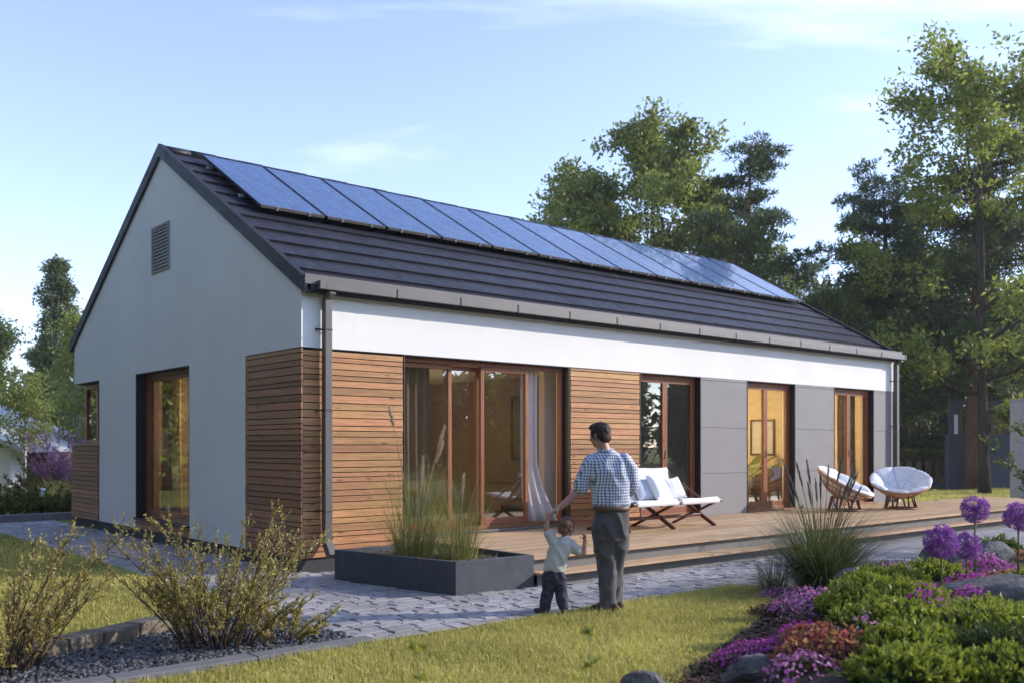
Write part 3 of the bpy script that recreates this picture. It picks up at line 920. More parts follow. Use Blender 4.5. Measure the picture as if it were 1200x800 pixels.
for i in range(13):
    p = sp0 if i == 0 else copy_tree(sp0)
    yb = 2.12
    p.location = (.47 + i * 1.079, yb, zu(yb) + .255)
    p.rotation_euler = (slope, 0, 0)
    p['label'] = 'blue solar panel on the tiled roof, ' + words[i]
    p['group'] = 'solar panels on the tiled roof'
for yy, nm in ((2.6, 0), (3.75, 1)):
    o = MB().box(.35, 14.55, yy - .02, yy + .02, zu(yy) + .19, zu(yy) + .245).build('mounting_rail', M['alu_dark'], house)
# ================================================================== TERRAIN
def sheet(name, pts, z, m, kind='structure'):
    me = bpy.data.meshes.new(name)
    me.from_pydata([(x, y, z) for x, y in pts], [], [tuple(range(len(pts)))])
    o = link(name, me, m); o['kind'] = kind
    return o
sheet('ground', [(-600, -600), (900, -600), (900, 900), (-600, 900)], 0, M['lawn'])

BND = [(-4, -8.2), (-2, -7.2), (-.57, -6.41), (1.45, -5.53), (2.6, -5.05), (3.31, -4.6), (5, -4.7), (8.5, -4.75), (12, -5.6), (20, -6)]
def yb(x):
    if x <= BND[0][0]: return BND[0][1]
    for (a, b), (c, d) in zip(BND, BND[1:]):
        if x <= c: return b + (d - b) * (x - a) / (c - a)
    return BND[-1][1]
def bed_h(x, y):
    t = max(0, min(1, (yb(x) - y) / 1.4))
    return .30 * t * t * (3 - 2 * t)
V = []; Q = []
nx, ny = 110, 34
for i in range(nx + 1):
    x = -4.5 + 16.5 * i / nx
    for j in range(ny + 1):
        y = yb(x) - 5.5 * (j / ny) ** 1.4
        V.append((x, y, bed_h(x, y) + .006 + .02 * mnoise.noise(Vector((x * 3, y * 3, 0))) * min(1, j / 4)))
for i in range(nx):
    for j in range(ny):
        a = i * (ny + 1) + j
        Q.append((a + 1, a + ny + 2, a + ny + 1, a))
o = link('flower_bed_soil', np_mesh('flower_bed_soil', V, Q, True), M['soil']); o['kind'] = 'structure'

# pavement: real stones on a sand bed
sheet('paving_joints', [(-1.6, -4.06), (3.2, -4.06), (3.3, -4.62), (8.5, -4.75), (24, -6.1), (24, -.4), (14.7, -.4), (14.7, -2.3), (1.3, -2.3), (1.3, .1), (.03, .1), (.03, 10.85), (-1.55, 10.85), (-1.55, -2.3), (-1.6, -2.3)], .004, M['joint'])
def stones(name, x0, x1, y0, y1, cw, rh, m, seed, clip=None, gap=.011, jit=.004, along='x', ins=.009):
    r = random.Random(seed); mb = MB()
    a0, a1, b0, b1 = (x0, x1, y0, y1) if along == 'x' else (y0, y1, x0, x1)
    b = b0
    while b < b1 - .02:
        h = r.uniform(*rh); be = b1 if b1 - b < h * 1.4 else b + h
        a = a0 - r.uniform(0, .25)
        while a < a1:
            c = r.uniform(*cw); ae = a + c
            p0, p1 = max(a, a0) + gap / 2, min(ae, a1) - gap / 2
            if p1 - p0 > .04:
                q0, q1 = b + gap / 2, be - gap / 2
                cx, cy = ((p0 + p1) / 2, (q0 + q1) / 2) if along == 'x' else ((q0 + q1) / 2, (p0 + p1) / 2)
                if clip is None or clip(cx, cy):
                    zt = .014 + r.uniform(-jit, jit)
                    pts = []
                    for (u, v_), ii in ((((p0, q0)), 0), (((p1, q0)), 1), (((p1, q1)), 2), (((p0, q1)), 3)):
                        pts.append((u + r.uniform(-.003, .003), v_ + r.uniform(-.003, .003)))
                    mid = ((p0 + p1) / 2, (q0 + q1) / 2)
                    top = [(u + (ins if u < mid[0] else -ins), v_ + (ins if v_ < mid[1] else -ins)) for u, v_ in pts]
                    tz = [zt + r.uniform(-jit, jit) * .5 for _ in range(4)]
                    def X(u, v_, z): return (u, v_, z) if along == 'x' else (v_, u, z)
                    vs = [X(u, v_, .0) for u, v_ in pts] + [X(u, v_, zt - .006) for u, v_ in pts] + [X(u, v_, z) for (u, v_), z in zip(top, tz)]
                    fs = [(8, 9, 10, 11)]
                    for k_ in range(4):
                        l_ = (k_ + 1) % 4
                        fs += [(k_, l_, 4 + l_, 4 + k_), (4 + k_, 4 + l_, 8 + l_, 8 + k_)]
                    if along != 'x': fs = [tuple(reversed(f_)) for f_ in fs]
                    mb.add(vs, fs)
            a = ae
        b = be
    o = mb.build(name, m); o['kind'] = 'structure'
    return o
stones('pavement', -1.58, 7.2, -4.62, -2.32, (.15, .32), (.12, .19), M['paver'], 3, lambda x, y: y > -4.07 or (x > 3.2 and y > yb(x) + .05), .016, .006)
stones('path', -1.54, .42, -2.32, 10.85, (.15, .32), (.12, .19), M['paver'], 4, lambda x, y: x < -.02 or y < -.1, .016, .006)
stones('slab_pavement', 7.2, 23.9, -5.9, -.9, (.9, 1.4), (.45, .6), M['slab'], 5, lambda x, y: y > yb(x) + .1 and (x > 14.9 or y < -2.32), .012, .002)

# kerbs
m = MB()
for i in range(3):
    m.box(-4.55 + i * 1.0, -3.555 + i * 1.0, -4.15, -3.98, -.1, .055)
o = m.build('kerb', M['kerb'], None, bevel=.008); o['kind'] = 'structure'
m = MB(); a = Vector((-4.6, -3.36, 0)); b = Vector((-1.75, -2.03, 0)); d = (b - a).normalized(); s_ = 0; r = random.Random(3)
while s_ < 3.0:
    l_ = r.uniform(.32, .5)
    p = a + d * s_; q = a + d * (s_ + l_ - .012)
    m.bar(p + Vector((0, 0, .0)), q + Vector((0, 0, .0)), .2, .24 + r.uniform(-.01, .01))
    s_ += l_
o = m.build('edging_stones', M['kerb_sand'], None, bevel=.015); o['kind'] = 'structure'
m = MB()
for i in range(14): m.box(-13.2 + i * 1.0, -12.21 + i * 1.0, 10.85, 11.0, -.1, .16)
o = m.build('kerb', M['kerb'], None, bevel=.01); o['kind'] = 'structure'

# deck ----------------------------------------------------------------
deck = thing('timber_deck', 'long timber terrace deck with one lower step along the white house', 'deck')
r = random.Random(7); m = MB(); bw = .139
def deckrow(m, y0, y1, z, x0, x1):
    x = x0
    while x < x1 - .05:
        xe = x1 if x1 - x < 3.5 else x + r.uniform(2.4, 3.6)
        m.box(x + .0015, xe - .0015, y0, y1, z - .028, z + r.uniform(-.0012, .0012))
        x = xe
y = -2.69
while y < -.02:
    deckrow(m, y, min(y + bw - .006, -.004), DZ, 1.43, 18.3 if y < -.6 else 14.66)
    y += bw
m.build('boards', M['deck'], deck)
m = MB(); deckrow(m, -2.875, -2.745, .165, 1.43, 18.3); deckrow(m, -2.735, -2.62, .165, 1.43, 18.3)
m.build('step_boards', M['deck'], deck)
MB().box(1.44, 18.28, -2.62, -2.60, .165, DZ - .03).build('riser', M['riser'], deck)
MB().box(1.44, 18.28, -2.74, -2.72, -.05, .135).build('riser', M['riser'], deck)
m = MB(); m.box(18.26, 18.28, -2.6, -.5, 0, DZ - .03); m.box(14.7, 18.26, -.53, -.51, 0, DZ - .03); m.box(1.44, 1.46, -2.6, -.03, 0, DZ - .03)
m.build('end_board', M['riser'], deck)
m = MB()
for i in range(12): m.box(1.5 + i * 1.5, 1.56 + i * 1.5, -2.58, -.05, .12, DZ - .03)
m.build('joist', M['riser'], deck)

# planter ----------------------------------------------------------------
pl = thing('planter', 'low dark trapezoid planter box of fibre stone in front of the wood wall', 'planter')
outer = [(.0, -.80), (.35, -2.67), (1.405, -2.715), (1.405, -.80)]
inner = [(.065, -.855), (.40, -2.61), (1.35, -2.655), (1.35, -.855)]
vs = [(x, y, 0) for x, y in outer] + [(x, y, .365) for x, y in outer] + [(x, y, .365) for x, y in inner] + [(x, y, .27) for x, y in inner]
fs = []
for i in range(4):
    j = (i + 1) % 4
    fs += [(i, j, 4 + j, 4 + i), (4 + i, 4 + j, 8 + j, 8 + i), (8 + i, 8 + j, 12 + j, 12 + i)]
q = MB(); q.add(vs, fs); q.build('box', M['planter'], pl, bevel=.006)
q = MB(); q.add([(x, y, .30) for x, y in inner], [(0, 1, 2, 3)]); q.build('earth', M['soil'], pl)

# gravel and mulch --------------------------------------------------------
def inside(p, poly):
    x, y = p; c = False; n = len(poly); j = n - 1
    for i in range(n):
        if (poly[i][1] > y) != (poly[j][1] > y) and x < (poly[j][0] - poly[i][0]) * (y - poly[i][1]) / (poly[j][1] - poly[i][1]) + poly[i][0]: c = not c
        j = i
    return c
ico = [(0, 0, -1), (.72, -.53, -.45), (-.28, -.85, -.45), (-.89, 0, -.45), (-.28, .85, -.45), (.72, .53, -.45), (.28, -.85, .45), (-.72, -.53, .45), (-.72, .53, .45), (.28, .85, .45), (.89, 0, .45), (0, 0, 1)]
icf = [(0, 1, 2), (1, 0, 5), (0, 2, 3), (0, 3, 4), (0, 4, 5), (1, 5, 10), (2, 1, 6), (3, 2, 7), (4, 3, 8), (5, 4, 9), (1, 10, 6), (2, 6, 7), (3, 7, 8), (4, 8, 9), (5, 9, 10), (6, 10, 11), (7, 6, 11), (8, 7, 11), (9, 8, 11), (10, 9, 11)]
IV = np.array(ico); IF = np.array(icf)
def pebbles(name, poly, n, size, m, label, zf=lambda x, y: 0, flat=.7, seed=1, long=1.0, cat='gravel'):
    rng = np.random.default_rng(seed)
    xs = [p[0] for p in poly]; ys = [p[1] for p in poly]
    V = []; Fq = []; k = 0
    while k < n:
        x = rng.uniform(min(xs), max(xs)); y = rng.uniform(min(ys), max(ys))
        if not inside((x, y), poly): continue
        s_ = rng.uniform(*size)
        v = IV * (1 + rng.uniform(-.28, .28, (12, 1))) * np.array([s_ * long, s_, s_ * flat])
        A = np.array(Euler((rng.uniform(-.5, .5), rng.uniform(-.5, .5), rng.uniform(0, 6.3))).to_matrix())
        v = v @ A.T + np.array([x, y, zf(x, y) + s_ * .35 + rng.uniform(0, .012)])
        V.append(v); Fq.append(IF + 12 * k); k += 1
    o = link(name, np_mesh(name, np.concatenate(V), np.concatenate(Fq)), m)
    return tag(o, label, cat, None, 'stuff')
GP = [(-4.6, -3.97), (-1.57, -3.97), (-1.57, -2.15), (-2.0, -2.28), (-4.6, -3.45)]
sheet('gravel_base', GP, .003, M['soil'])
pebbles('gravel', GP, 6500, (.010, .024), M['grav'], 'dark basalt gravel round the two yellow green bushes')
pebbles('gravel', [(x, y) for x, y in inner], 1100, (.008, .018), M['straw'] if False else M['grav'], 'fine gravel inside the dark planter', lambda x, y: .295, seed=4)
pebbles('bark_mulch', [(-.9, -6.45), (1.5, -5.6), (3.2, -4.7), (3.4, -5.4), (2.4, -6.0), (.6, -6.8), (-1.2, -7.4), (-2.2, -7.4)], 5200, (.010, .026), M['mulch'], 'brown bark mulch along the edge of the flower bed', lambda x, y: bed_h(x, y) + .004, .35, 6, 1.6, 'mulch')

# lawn blades --------------------------------------------------------------
def blades(name, poly, n, hgt, wid, label, seed, hole=None, m='blade', lean=.5):
    rng = np.random.default_rng(seed)
    xs = [p[0] for p in poly]; ys = [p[1] for p in poly]
    out = []
    px, py = np.array(xs), np.array(ys)
    P = np.empty((0, 2))
    while len(P) < n:
        c = np.stack([rng.uniform(min(xs), max(xs), n), rng.uniform(min(ys), max(ys), n)], 1)
        ins = np.zeros(len(c), bool); j = len(poly) - 1
        for i in range(len(poly)):
            cond = (py[i] > c[:, 1]) != (py[j] > c[:, 1])
            xi = (px[j] - px[i]) * (c[:, 1] - py[i]) / (py[j] - py[i] + 1e-12) + px[i]
            ins ^= cond & (c[:, 0] < xi); j = i
        P = np.concatenate([P, c[ins]])
    P = P[:n]
    tuft = np.sin(P[:, 0] * 23 + np.sin(P[:, 1] * 17) * 2) * np.sin(P[:, 1] * 21 + np.cos(P[:, 0] * 13) * 2)
    H = rng.uniform(hgt[0], hgt[1], n) * (1 + .3 * tuft)
    a = rng.uniform(0, 2 * PI, n); ln = np.abs(rng.normal(0, lean, n))
    d = np.stack([np.cos(a) * ln, np.sin(a) * ln, np.ones(n)], 1); d /= np.linalg.norm(d, axis=1)[:, None]
    b = rng.uniform(0, 2 * PI, n); sd = np.stack([np.cos(b), np.sin(b), np.zeros(n)], 1)
    P = P + rng.normal(0, .022, P.shape)
    lush = np.sin(P[:, 0] * 2.1 + 1.3 * np.sin(P[:, 1] * 1.7)) * np.sin(P[:, 1] * 2.6 + np.cos(P[:, 0] * 1.9))
    H = H * (1 + .22 * lush); H[rng.random(n) < .02] *= 1.7
    B = np.concatenate([P, np.zeros((n, 1))], 1)
    w_ = rng.uniform(wid[0], wid[1], n)[:, None]
    v0 = B - sd * w_ / 2; v1 = B + sd * w_ / 2
    mid = B + d * H[:, None] * .55
    v2 = mid + sd * w_ * .42; v3 = mid - sd * w_ * .42
    d2 = d.copy(); d2[:, :2] *= 1.9; d2[:, 2] *= .8
    tipp = mid + d2 * H[:, None] * .5
    v4 = tipp + sd * w_ * .06; v5 = tipp - sd * w_ * .06
    V = np.stack([v0, v1, v2, v3, v4, v5], 1).reshape(-1, 3)
    k = np.arange(n)[:, None] * 6
    Q = np.concatenate([k + np.array([[0, 1, 2, 3]]), k + np.array([[3, 2, 4, 5]])], 1).reshape(-1, 4)
    o = link(name, np_mesh(name, V, Q), M[m])
    return tag(o, label, 'grass', None, 'stuff')
blades('lawn_grass', [(-4.6, -4.18), (-1.6, -4.10), (3.2, -4.08), (3.3, -4.6), (2.6, -5.07), (1.45, -5.55), (-.57, -6.43), (-1.2, -6.8), (-4.2, -6.6)], 95000, (.03, .062), (.0045, .008), 'sunny mown lawn between the pavement and the flower bed', 1)
blades('lawn_grass', [(-1.57, -2.1), (-1.57, 3.5), (-4.2, 3.5), (-4.6, -3.2)], 42000, (.035, .07), (.006, .010), 'left lawn strip beside the gable, half in shade', 2)
blades('lawn_grass', [(-1.57, 3.5), (-1.57, 10.8), (-5.5, 10.8), (-4.2, 3.5)], 14000, (.04, .08), (.010, .018), 'shaded far end of the left lawn', 3)
blades('lawn_grass', [(14.8, -.35), (18.4, -.35), (24, -.4), (32, 3.4), (28, 4.4), (20, 6), (14.8, 4)], 42000, (.04, .09), (.014, .026), 'sunny lawn behind the right end of the deck', 4)
# ================================================================== TERRACE FURNITURE
bx = thing('sling_bench', 'wide low sling bench of white canvas on a dark wooden frame', 'bench', (5.37, -1.0, DZ))
# local frame: x along the bench, y away from the camera side, z up
hl = .98
m = MB()
for s_, e_ in ((-hl, 1), (hl, 1), (0, 1)):
    leg = MB(); leg.bar((s_, -.48, .40), (s_, .42, .0), .055, .032); leg.build('leg', M['teak'], bx, bevel=.004)
    leg = MB(); leg.bar((s_ + .03, -.40, .0), (s_ + .03, .30, .40), .032, .055); leg.build('leg', M['teak'], bx, bevel=.004)
    if s_: 
        leg = MB(); leg.bar((s_ - .02 * s_ / hl * 1.8, .06, .36), (s_ - .036 * s_ / hl, .56, .86), .032, .05); leg.build('back_post', M['teak'], bx, bevel=.004)
        leg = MB(); leg.bar((s_ * .985, -.18, .405), (s_ * .985, .50, .80), .02, .03); leg.build('back_strut', M['teak'], bx, bevel=.004)
MB().bar((-hl - .04, -.50, .40), (hl + .04, -.50, .40), .065, .05).build('front_rail', M['teak'], bx, bevel=.012)
MB().bar((-hl, .56, .85), (hl, .56, .85), .045, .04).build('back_rail', M['teak'], bx, bevel=.012)
MB().bar((-hl, .30, .37), (hl, .30, .37), .045, .04).build('seat_rail', M['teak'], bx, bevel=.012)
MB().bar((-hl, -.12, .165), (hl, -.12, .165), .045, .045).build('stretcher', M['teak'], bx, bevel=.008)
def sling(xa, xb, A, B, sag, th=.02):
    V = []; Q = []; n = 16; q = 8
    for i in range(n + 1):
        t_ = i / n
        for j in range(q + 1):
            u = j / q
            p = Vector(A).lerp(Vector(B), t_) - Vector((0, 0, sag * math.sin(PI * t_)))
            V.append((xa + (xb - xa) * u, p.y, p.z + .004 * math.sin(u * 9 + t_ * 5)))
    for i in range(n):
        for j in range(q):
            a = i * (q + 1) + j; Q.append((a, a + 1, a + q + 2, a + q + 1))
    return np_mesh('sling', V, Q, True)
for xa, xb in ((-hl + .03, -.025), (.025, hl - .03)):
    for nm, A, B, sg in (('seat_sling', (0, -.50, .43), (0, .28, .39), .035), ('back_sling', (0, .26, .385), (0, .55, .875), .02)):
        o = link(nm, sling(xa, xb, A, B, sg), M['canvas'], bx)
        sd = o.modifiers.new('t', 'SOLIDIFY'); sd.thickness = .028; sd.offset = 1
    MB().bar((xa, -.505, .405), (xb, -.505, .405), .085, .075).build('sling_hem', M['canvas'], bx, bevel=.025)

def pillow(name, label, mt, loc, rot, a=.24, b=.24, h=.09, group=None):
    V = []; Q = []; n = 18
    for side in (1, -1):
        base = len(V)
        for i in range(n + 1):
            for j in range(n + 1):
                u, v_ = -1 + 2 * i / n, -1 + 2 * j / n
                hh = ((1 - abs(u) ** 2.4) * (1 - abs(v_) ** 2.4)) ** .42
                pin = 1 - .10 * (1 - abs(u) ** 2) * abs(v_) ** 3
                pin2 = 1 - .10 * (1 - abs(v_) ** 2) * abs(u) ** 3
                V.append((a * u * pin2, b * v_ * pin, side * h * hh * (1 + .12 * mnoise.noise(Vector((u * 2.5, v_ * 2.5, side + loc[0]))))))
        for i in range(n):
            for j in range(n):
                q = base + i * (n + 1) + j
                f_ = (q, q + n + 1, q + n + 2, q + 1)
                Q.append(f_ if side > 0 else f_[::-1])
    o = link(name, np_mesh(name, V, Q, True), M[mt]); o.location = loc; o.rotation_euler = rot
    return tag(o, label, 'cushion', group)
gB = 'cushions on the sling bench'
pillow('cushion', 'pale grey cushion leaning half behind the white one on the bench', 'cushion_grey', (5.42, -.80, .90), (rad(62), 0, rad(-8)), .2, .19, .07, gB)
pillow('cushion', 'large white square cushion in the middle of the canvas bench', 'cushion', (5.66, -.88, .92), (rad(58), rad(4), rad(10)), .23, .23, .085, gB)
pillow('cushion', 'small white cushion at the right end of the bench', 'cushion', (6.08, -.80, .90), (rad(60), rad(-6), rad(-12)), .19, .19, .08, gB)
pillow('cushion', 'white cushion on the bench nearest the man', 'cushion', (4.75, -.84, .92), (rad(60), rad(5), rad(16)), .23, .23, .08, gB)

def papasan(label, loc, axis, seed):
    t_ = thing('papasan_chair', label, 'chair', loc, group='round rattan chairs on the deck')
    ax = Vector(axis).normalized(); x_ = ax.orthogonal().normalized(); y_ = ax.cross(x_)
    RR, D = .54, .30
    cen = Vector((0, 0, .53))                       # middle of the rim plane
    def P(r_, th, off=0):
        z_ = -D * (1 - (r_ / RR) ** 2) + off
        return cen + x_ * (r_ * math.cos(th)) + y_ * (r_ * math.sin(th)) + ax * z_
    m = MB()
    for r_ in (RR, RR * .80, RR * .6, RR * .4): m.tube([P(r_, 2 * PI * i / 40) for i in range(40)], .026 if r_ == RR else .011, 6, True)
    m.build('rim', M['rattan'], t_, True)
    m = MB()
    for k_ in range(26):
        th = 2 * PI * k_ / 26
        m.tube([P(RR * q, th) for q in (.12, .3, .5, .7, .85, 1)], .008, 5)
    m.build('basket_ribs', M['rattan'], t_, True)
    # cushion
    V = []; Q = []; nr, nt = 14, 96
    rng = random.Random(seed)
    for side in (1, -1):
        b0 = len(V)
        for i in range(nr + 1):
            rr_ = i / nr
            for k_ in range(nt):
                th = 2 * PI * k_ / nt
                seam = abs(math.sin(4 * th)) ** .45
                ring = abs(math.sin(PI * (rr_ * 2.0))) ** .5 if rr_ > .05 else .3
                edge = math.sqrt(max(0, 1 - rr_ ** 6))
                puff = (.06 + .085 * seam * (.35 + .65 * ring)) * edge if side > 0 else -.012 * edge
                puff += .02
                fr_ = 1.06 + (.012 * math.sin(40 * th) if i == nr else 0)
                p = P(RR * rr_ * fr_, th, puff + .02 * rr_ * mnoise.noise(Vector((math.cos(th) * 3, math.sin(th) * 3, rr_ * 4 + seed))))
                V.append(tuple(p))
        for i in range(nr):
            for k_ in range(nt):
                l_ = (k_ + 1) % nt
                f_ = (b0 + i * nt + k_, b0 + (i + 1) * nt + k_, b0 + (i + 1) * nt + l_, b0 + i * nt + l_)
                Q.append(f_ if side > 0 else f_[::-1])
    link('cushion', np_mesh('cushion', V, Q, True), M['cushion'], t_)
    # stand
    m = MB(); low = [Vector((.30 * math.cos(a), .30 * math.sin(a), .02)) for a in [2 * PI * i / 32 for i in range(32)]]
    m.tube(low, .018, 6, True); m.build('base_ring', M['rattan_dark'], t_, True)
    m = MB(); m.tube([Vector((.24 * math.cos(2 * PI * i / 32), .24 * math.sin(2 * PI * i / 32), .27)) for i in range(32)], .016, 6, True); m.build('top_ring', M['rattan_dark'], t_, True)
    for k_ in range(8):
        a = 2 * PI * k_ / 8 + .2
        MB().tube([(.30 * math.cos(a), .30 * math.sin(a), .02), (.24 * math.cos(a + .12), .24 * math.sin(a + .12), .27)], .019, 6).build('leg', M['rattan_dark'], t_, True)
    return t_
papasan('round rattan chair seen from its side, cushion facing right, behind the grass spikes', (10.95, -.95, DZ), R * .42 + Vector((0, 0, .88)) - F * .25, 1)
papasan('round rattan chair at the deck end, its tufted white cushion turned to the camera', (12.35, -1.35, DZ), R * -.12 + Vector((0, 0, .84)) - F * .36, 2)
# ================================================================== PEOPLE
# figures are modelled in a frame with x to the photo's right, y away from it, z up; the Empty turns that frame into the world
YAWP = math.atan2(R.y, R.x)
def limb(m, pts, radii, seg=14, flat=1.0):
    # resample for a soft bend
    P = [Vector(p) for p in pts]; Q = []; rr = []
    n = len(P)
    for i in range(n - 1):
        p0 = P[max(i - 1, 0)]; p1 = P[i]; p2 = P[i + 1]; p3 = P[min(i + 2, n - 1)]
        for j in range(5):
            t_ = j / 5
            Q.append(.5 * ((2 * p1) + (p2 - p0) * t_ + (2 * p0 - 5 * p1 + 4 * p2 - p3) * t_ * t_ + (3 * p1 - p0 - 3 * p2 + p3) * t_ ** 3))
            rr.append(radii[i] * (1 - t_) + radii[i + 1] * t_)
    Q.append(P[-1]); rr.append(radii[-1])
    m.tube(Q, rr, seg, flat=flat)
    m.ball(P[0], radii[0] * .98, 10, 8); m.ball(P[-1], radii[-1] * .98, 10, 8)

def hand(m, wrist, fwd, palm_n, sc=1.0, curl=.5, thumb=1):
    """palm and five separate bent fingers; palm_n is the direction the palm faces"""
    f = Vector(fwd).normalized(); nrm = Vector(palm_n); nrm = (nrm - f * nrm.dot(f)).normalized(); s_ = f.cross(nrm)
    w_ = Vector(wrist)
    pl_ = MB()
    c = w_ + f * .05 * sc
    mt = Matrix((f, s_, nrm)).transposed().to_4x4(); mt.translation = c
    m.obox((.095 * sc, .080 * sc, .028 * sc), mt)
    m.tube([w_ - f * .02 * sc, w_ + f * .03 * sc], [.028 * sc, .030 * sc], 10)
    for i, (ln, off) in enumerate(((.070, -.030), (.082, -.010), (.076, .011), (.058, .030))):
        b = c + f * .042 * sc + s_ * off * sc
        pts = [b - f * .02 * sc]; d = f.copy(); p = b; pts.append(p)
        for j in range(3):
            d = (d + nrm * curl * (.55 + .25 * j)).normalized()
            p = p + d * ln * sc * (.42, .33, .27)[j]
            pts.append(p)
        m.tube(pts, [.0095 * sc, .0095 * sc, .009 * sc, .0085 * sc, .007 * sc], 8)
        m.ball(pts[-1], .007 * sc, 8, 6)
    b = w_ + f * .018 * sc + s_ * -.035 * sc * thumb
    d = (f * .6 - s_ * .8 * thumb + nrm * .35).normalized()
    p1 = b + d * .035 * sc; p2 = p1 + (d + f * .6 + nrm * .5 * curl).normalized() * .03 * sc; p3 = p2 + (f + nrm * curl).normalized() * .024 * sc
    m.tube([w_ + f * .015 * sc, b, p1, p2, p3], [.014 * sc, .014 * sc, .0115 * sc, .0105 * sc, .0085 * sc], 8)
    m.ball(p3, .0085 * sc, 8, 6)

def head(m, c, look, tilt, sc=1.0):
    """skull, jaw, brow, nose, lips, ears; look = direction of the face"""
    z_ = Vector(tilt).normalized(); f = Vector(look); f = (f - z_ * f.dot(z_)).normalized(); x_ = f.cross(z_)
    c = Vector(c)
    mt = Matrix((x_, f, z_)).transposed().to_4x4(); mt.translation = c
    def B(p, r, rz=None, ry=None):
        q = MB(); q.ball((0, 0, 0), r * sc, 18, 14, (rz or r) * sc, (ry or r) * sc)
        o_ = Vector(p) * sc
        m.add([mt @ (Vector(v_) + o_) for v_ in q.v], q.f)
    B((0, -.012, .028), .076, .088, .098)          # skull
    B((0, .020, -.045), .058, .070, .066)          # face
    B((0, .045, -.088), .036, .026, .034)          # chin
    B((0, .075, .012), .045, .012, .018)           # brow
    B((0, .098, -.022), .013, .026, .014)          # nose
    B((0, .104, -.036), .017, .010, .012)
    B((0, .084, -.064), .024, .009, .012)          # lips
    for s_ in (-1, 1):
        B((s_ * .077, -.008, -.014), .010, .032, .020)   # ears
        B((s_ * .086, -.014, -.004), .006, .022, .014)
        B((s_ * .036, .068, -.03), .022, .022, .018)     # cheeks
    return mt
def eyes(mt, sc, parent):
    for s_ in (-1, 1):
        q = MB(); q.ball((0, 0, 0), .012 * sc, 12, 8)
        o_ = Vector((s_ * .031, .076, -.006)) * sc
        e_ = MB(); e_.add([mt @ (Vector(v_) + o_) for v_ in q.v], q.f); e_.build('eye', M['cushion'], parent, True)
        q = MB(); q.ball((0, 0, 0), .0065 * sc, 10, 6)
        o_ = Vector((s_ * .031, .084, -.006)) * sc
        e_ = MB(); e_.add([mt @ (Vector(v_) + o_) for v_ in q.v], q.f); e_.build('iris', M['hair'], parent, True)
def hair(mt, sc, m_, parent, seed, back=-.055):
    q = MB()
    q.ball((0, -.018, .036), .081, 22, 16, .084, .098)
    q.ball((0, .040, .080), .056, 18, 12, .034, .050)
    q.ball((0, -.062, -.022), .064, 18, 12, .055, .050)
    for s_ in (-1, 1): q.ball((s_ * .070, -.006, .020), .014, 10, 8, .050, .046)
    b = MB(); b.add([mt @ (Vector(v_) * sc) for v_ in q.v], q.f)
    o = union(b, 'hair', m_, parent, .006 * sc, 2, (38, .006 * sc, (1, 1, .45)))
    me = o.data; rg = np.random.default_rng(seed); nv = len(me.vertices)
    co = np.empty(nv * 3, np.float32); me.vertices.foreach_get('co', co); co = co.reshape(-1, 3)
    no = np.array([v_.normal[:] for v_ in me.vertices])
    ix = rg.integers(0, nv, 3200); P = co[ix]; Nn = no[ix]
    zx = np.array(mt.to_3x3().col[2][:]); fw = np.array(mt.to_3x3().col[1][:])
    d = -zx * .8 + fw * .35 + rg.normal(0, .35, (len(ix), 3)); d = d - Nn * (d * Nn).sum(1)[:, None]
    d = d / np.linalg.norm(d, axis=1)[:, None] + Nn * .28
    s_ = np.cross(d, Nn) * .0011 * sc; L_ = rg.uniform(.018, .034, len(ix))[:, None] * sc
    V = np.stack([P - s_, P + s_, P + d * L_ * .6 + s_ * .7 , P + d * L_ * .6 - s_ * .7, P + d * L_ - Nn * .004 * sc], 1).reshape(-1, 3)
    kk = np.arange(len(ix))[:, None] * 5
    q2 = kk + np.array([[0, 1, 2, 3]]); t3 = kk + np.array([[3, 2, 4, 4]])
    me2 = bpy.data.meshes.new('hair_strands')
    me2.from_pydata(V.tolist(), [], q2.tolist() + (kk + np.array([[3, 2, 4]])).tolist()); me2.update()
    link('hair_strands', me2, m_, o)
    return o

# ---------------- the man
man = thing('person', 'man in a blue checked shirt and grey trousers holding the little boy by the hand', 'person', (.93, -4.30, 0), (0, 0, YAWP))
b = MB()
HC = (-.085, .02, 1.672); LOOK = (-.72, .62, -.30); UP = (-.10, .10, 1)
mt = head(b, HC, LOOK, UP)
limb(b, [(-.02, .0, 1.42), (-.04, .0, 1.52), (-.07, .01, 1.62)], [.075, .060, .058])
b.rings([((.02, 0, .84), .115, .09), ((.018, 0, 1.0), .135, .10), ((.01, .0, 1.2), .17, .115), ((.0, .0, 1.38), .185, .11), ((-.01, 0, 1.47), .13, .08), ((-.02, 0, 1.50), .06, .06)], 24)
limb(b, [(-.17, .0, 1.42), (-.24, .01, 1.27), (-.27, .02, 1.17), (-.37, .01, 1.06), (-.46, .0, .99)], [.055, .047, .044, .040, .029])
hand(b, (-.475, 0, .985), (-.80, -.03, -.60), (.35, .15, -.85), 1.0, .75, -1)
limb(b, [(.17, .0, 1.42), (.235, .04, 1.17), (.15, .25, 1.12), (.07, .33, 1.14)], [.055, .045, .040, .029])
hand(b, (.06, .335, 1.14), (-.8, .4, .1), (0, -.3, -1), 1.0, .5, 1)
limb(b, [(-.045, -.005, .86), (-.018, .015, .46), (.0, -.035, .07)], [.075, .050, .040])
limb(b, [(.085, .005, .86), (.080, .075, .46), (.062, .08, .07)], [.075, .050, .040])
union(b, 'body', M['skin'], man, .0075, 3)
eyes(mt, 1.0, man)
hair(mt, 1.0, M['hair'], man, 1)
c = MB()
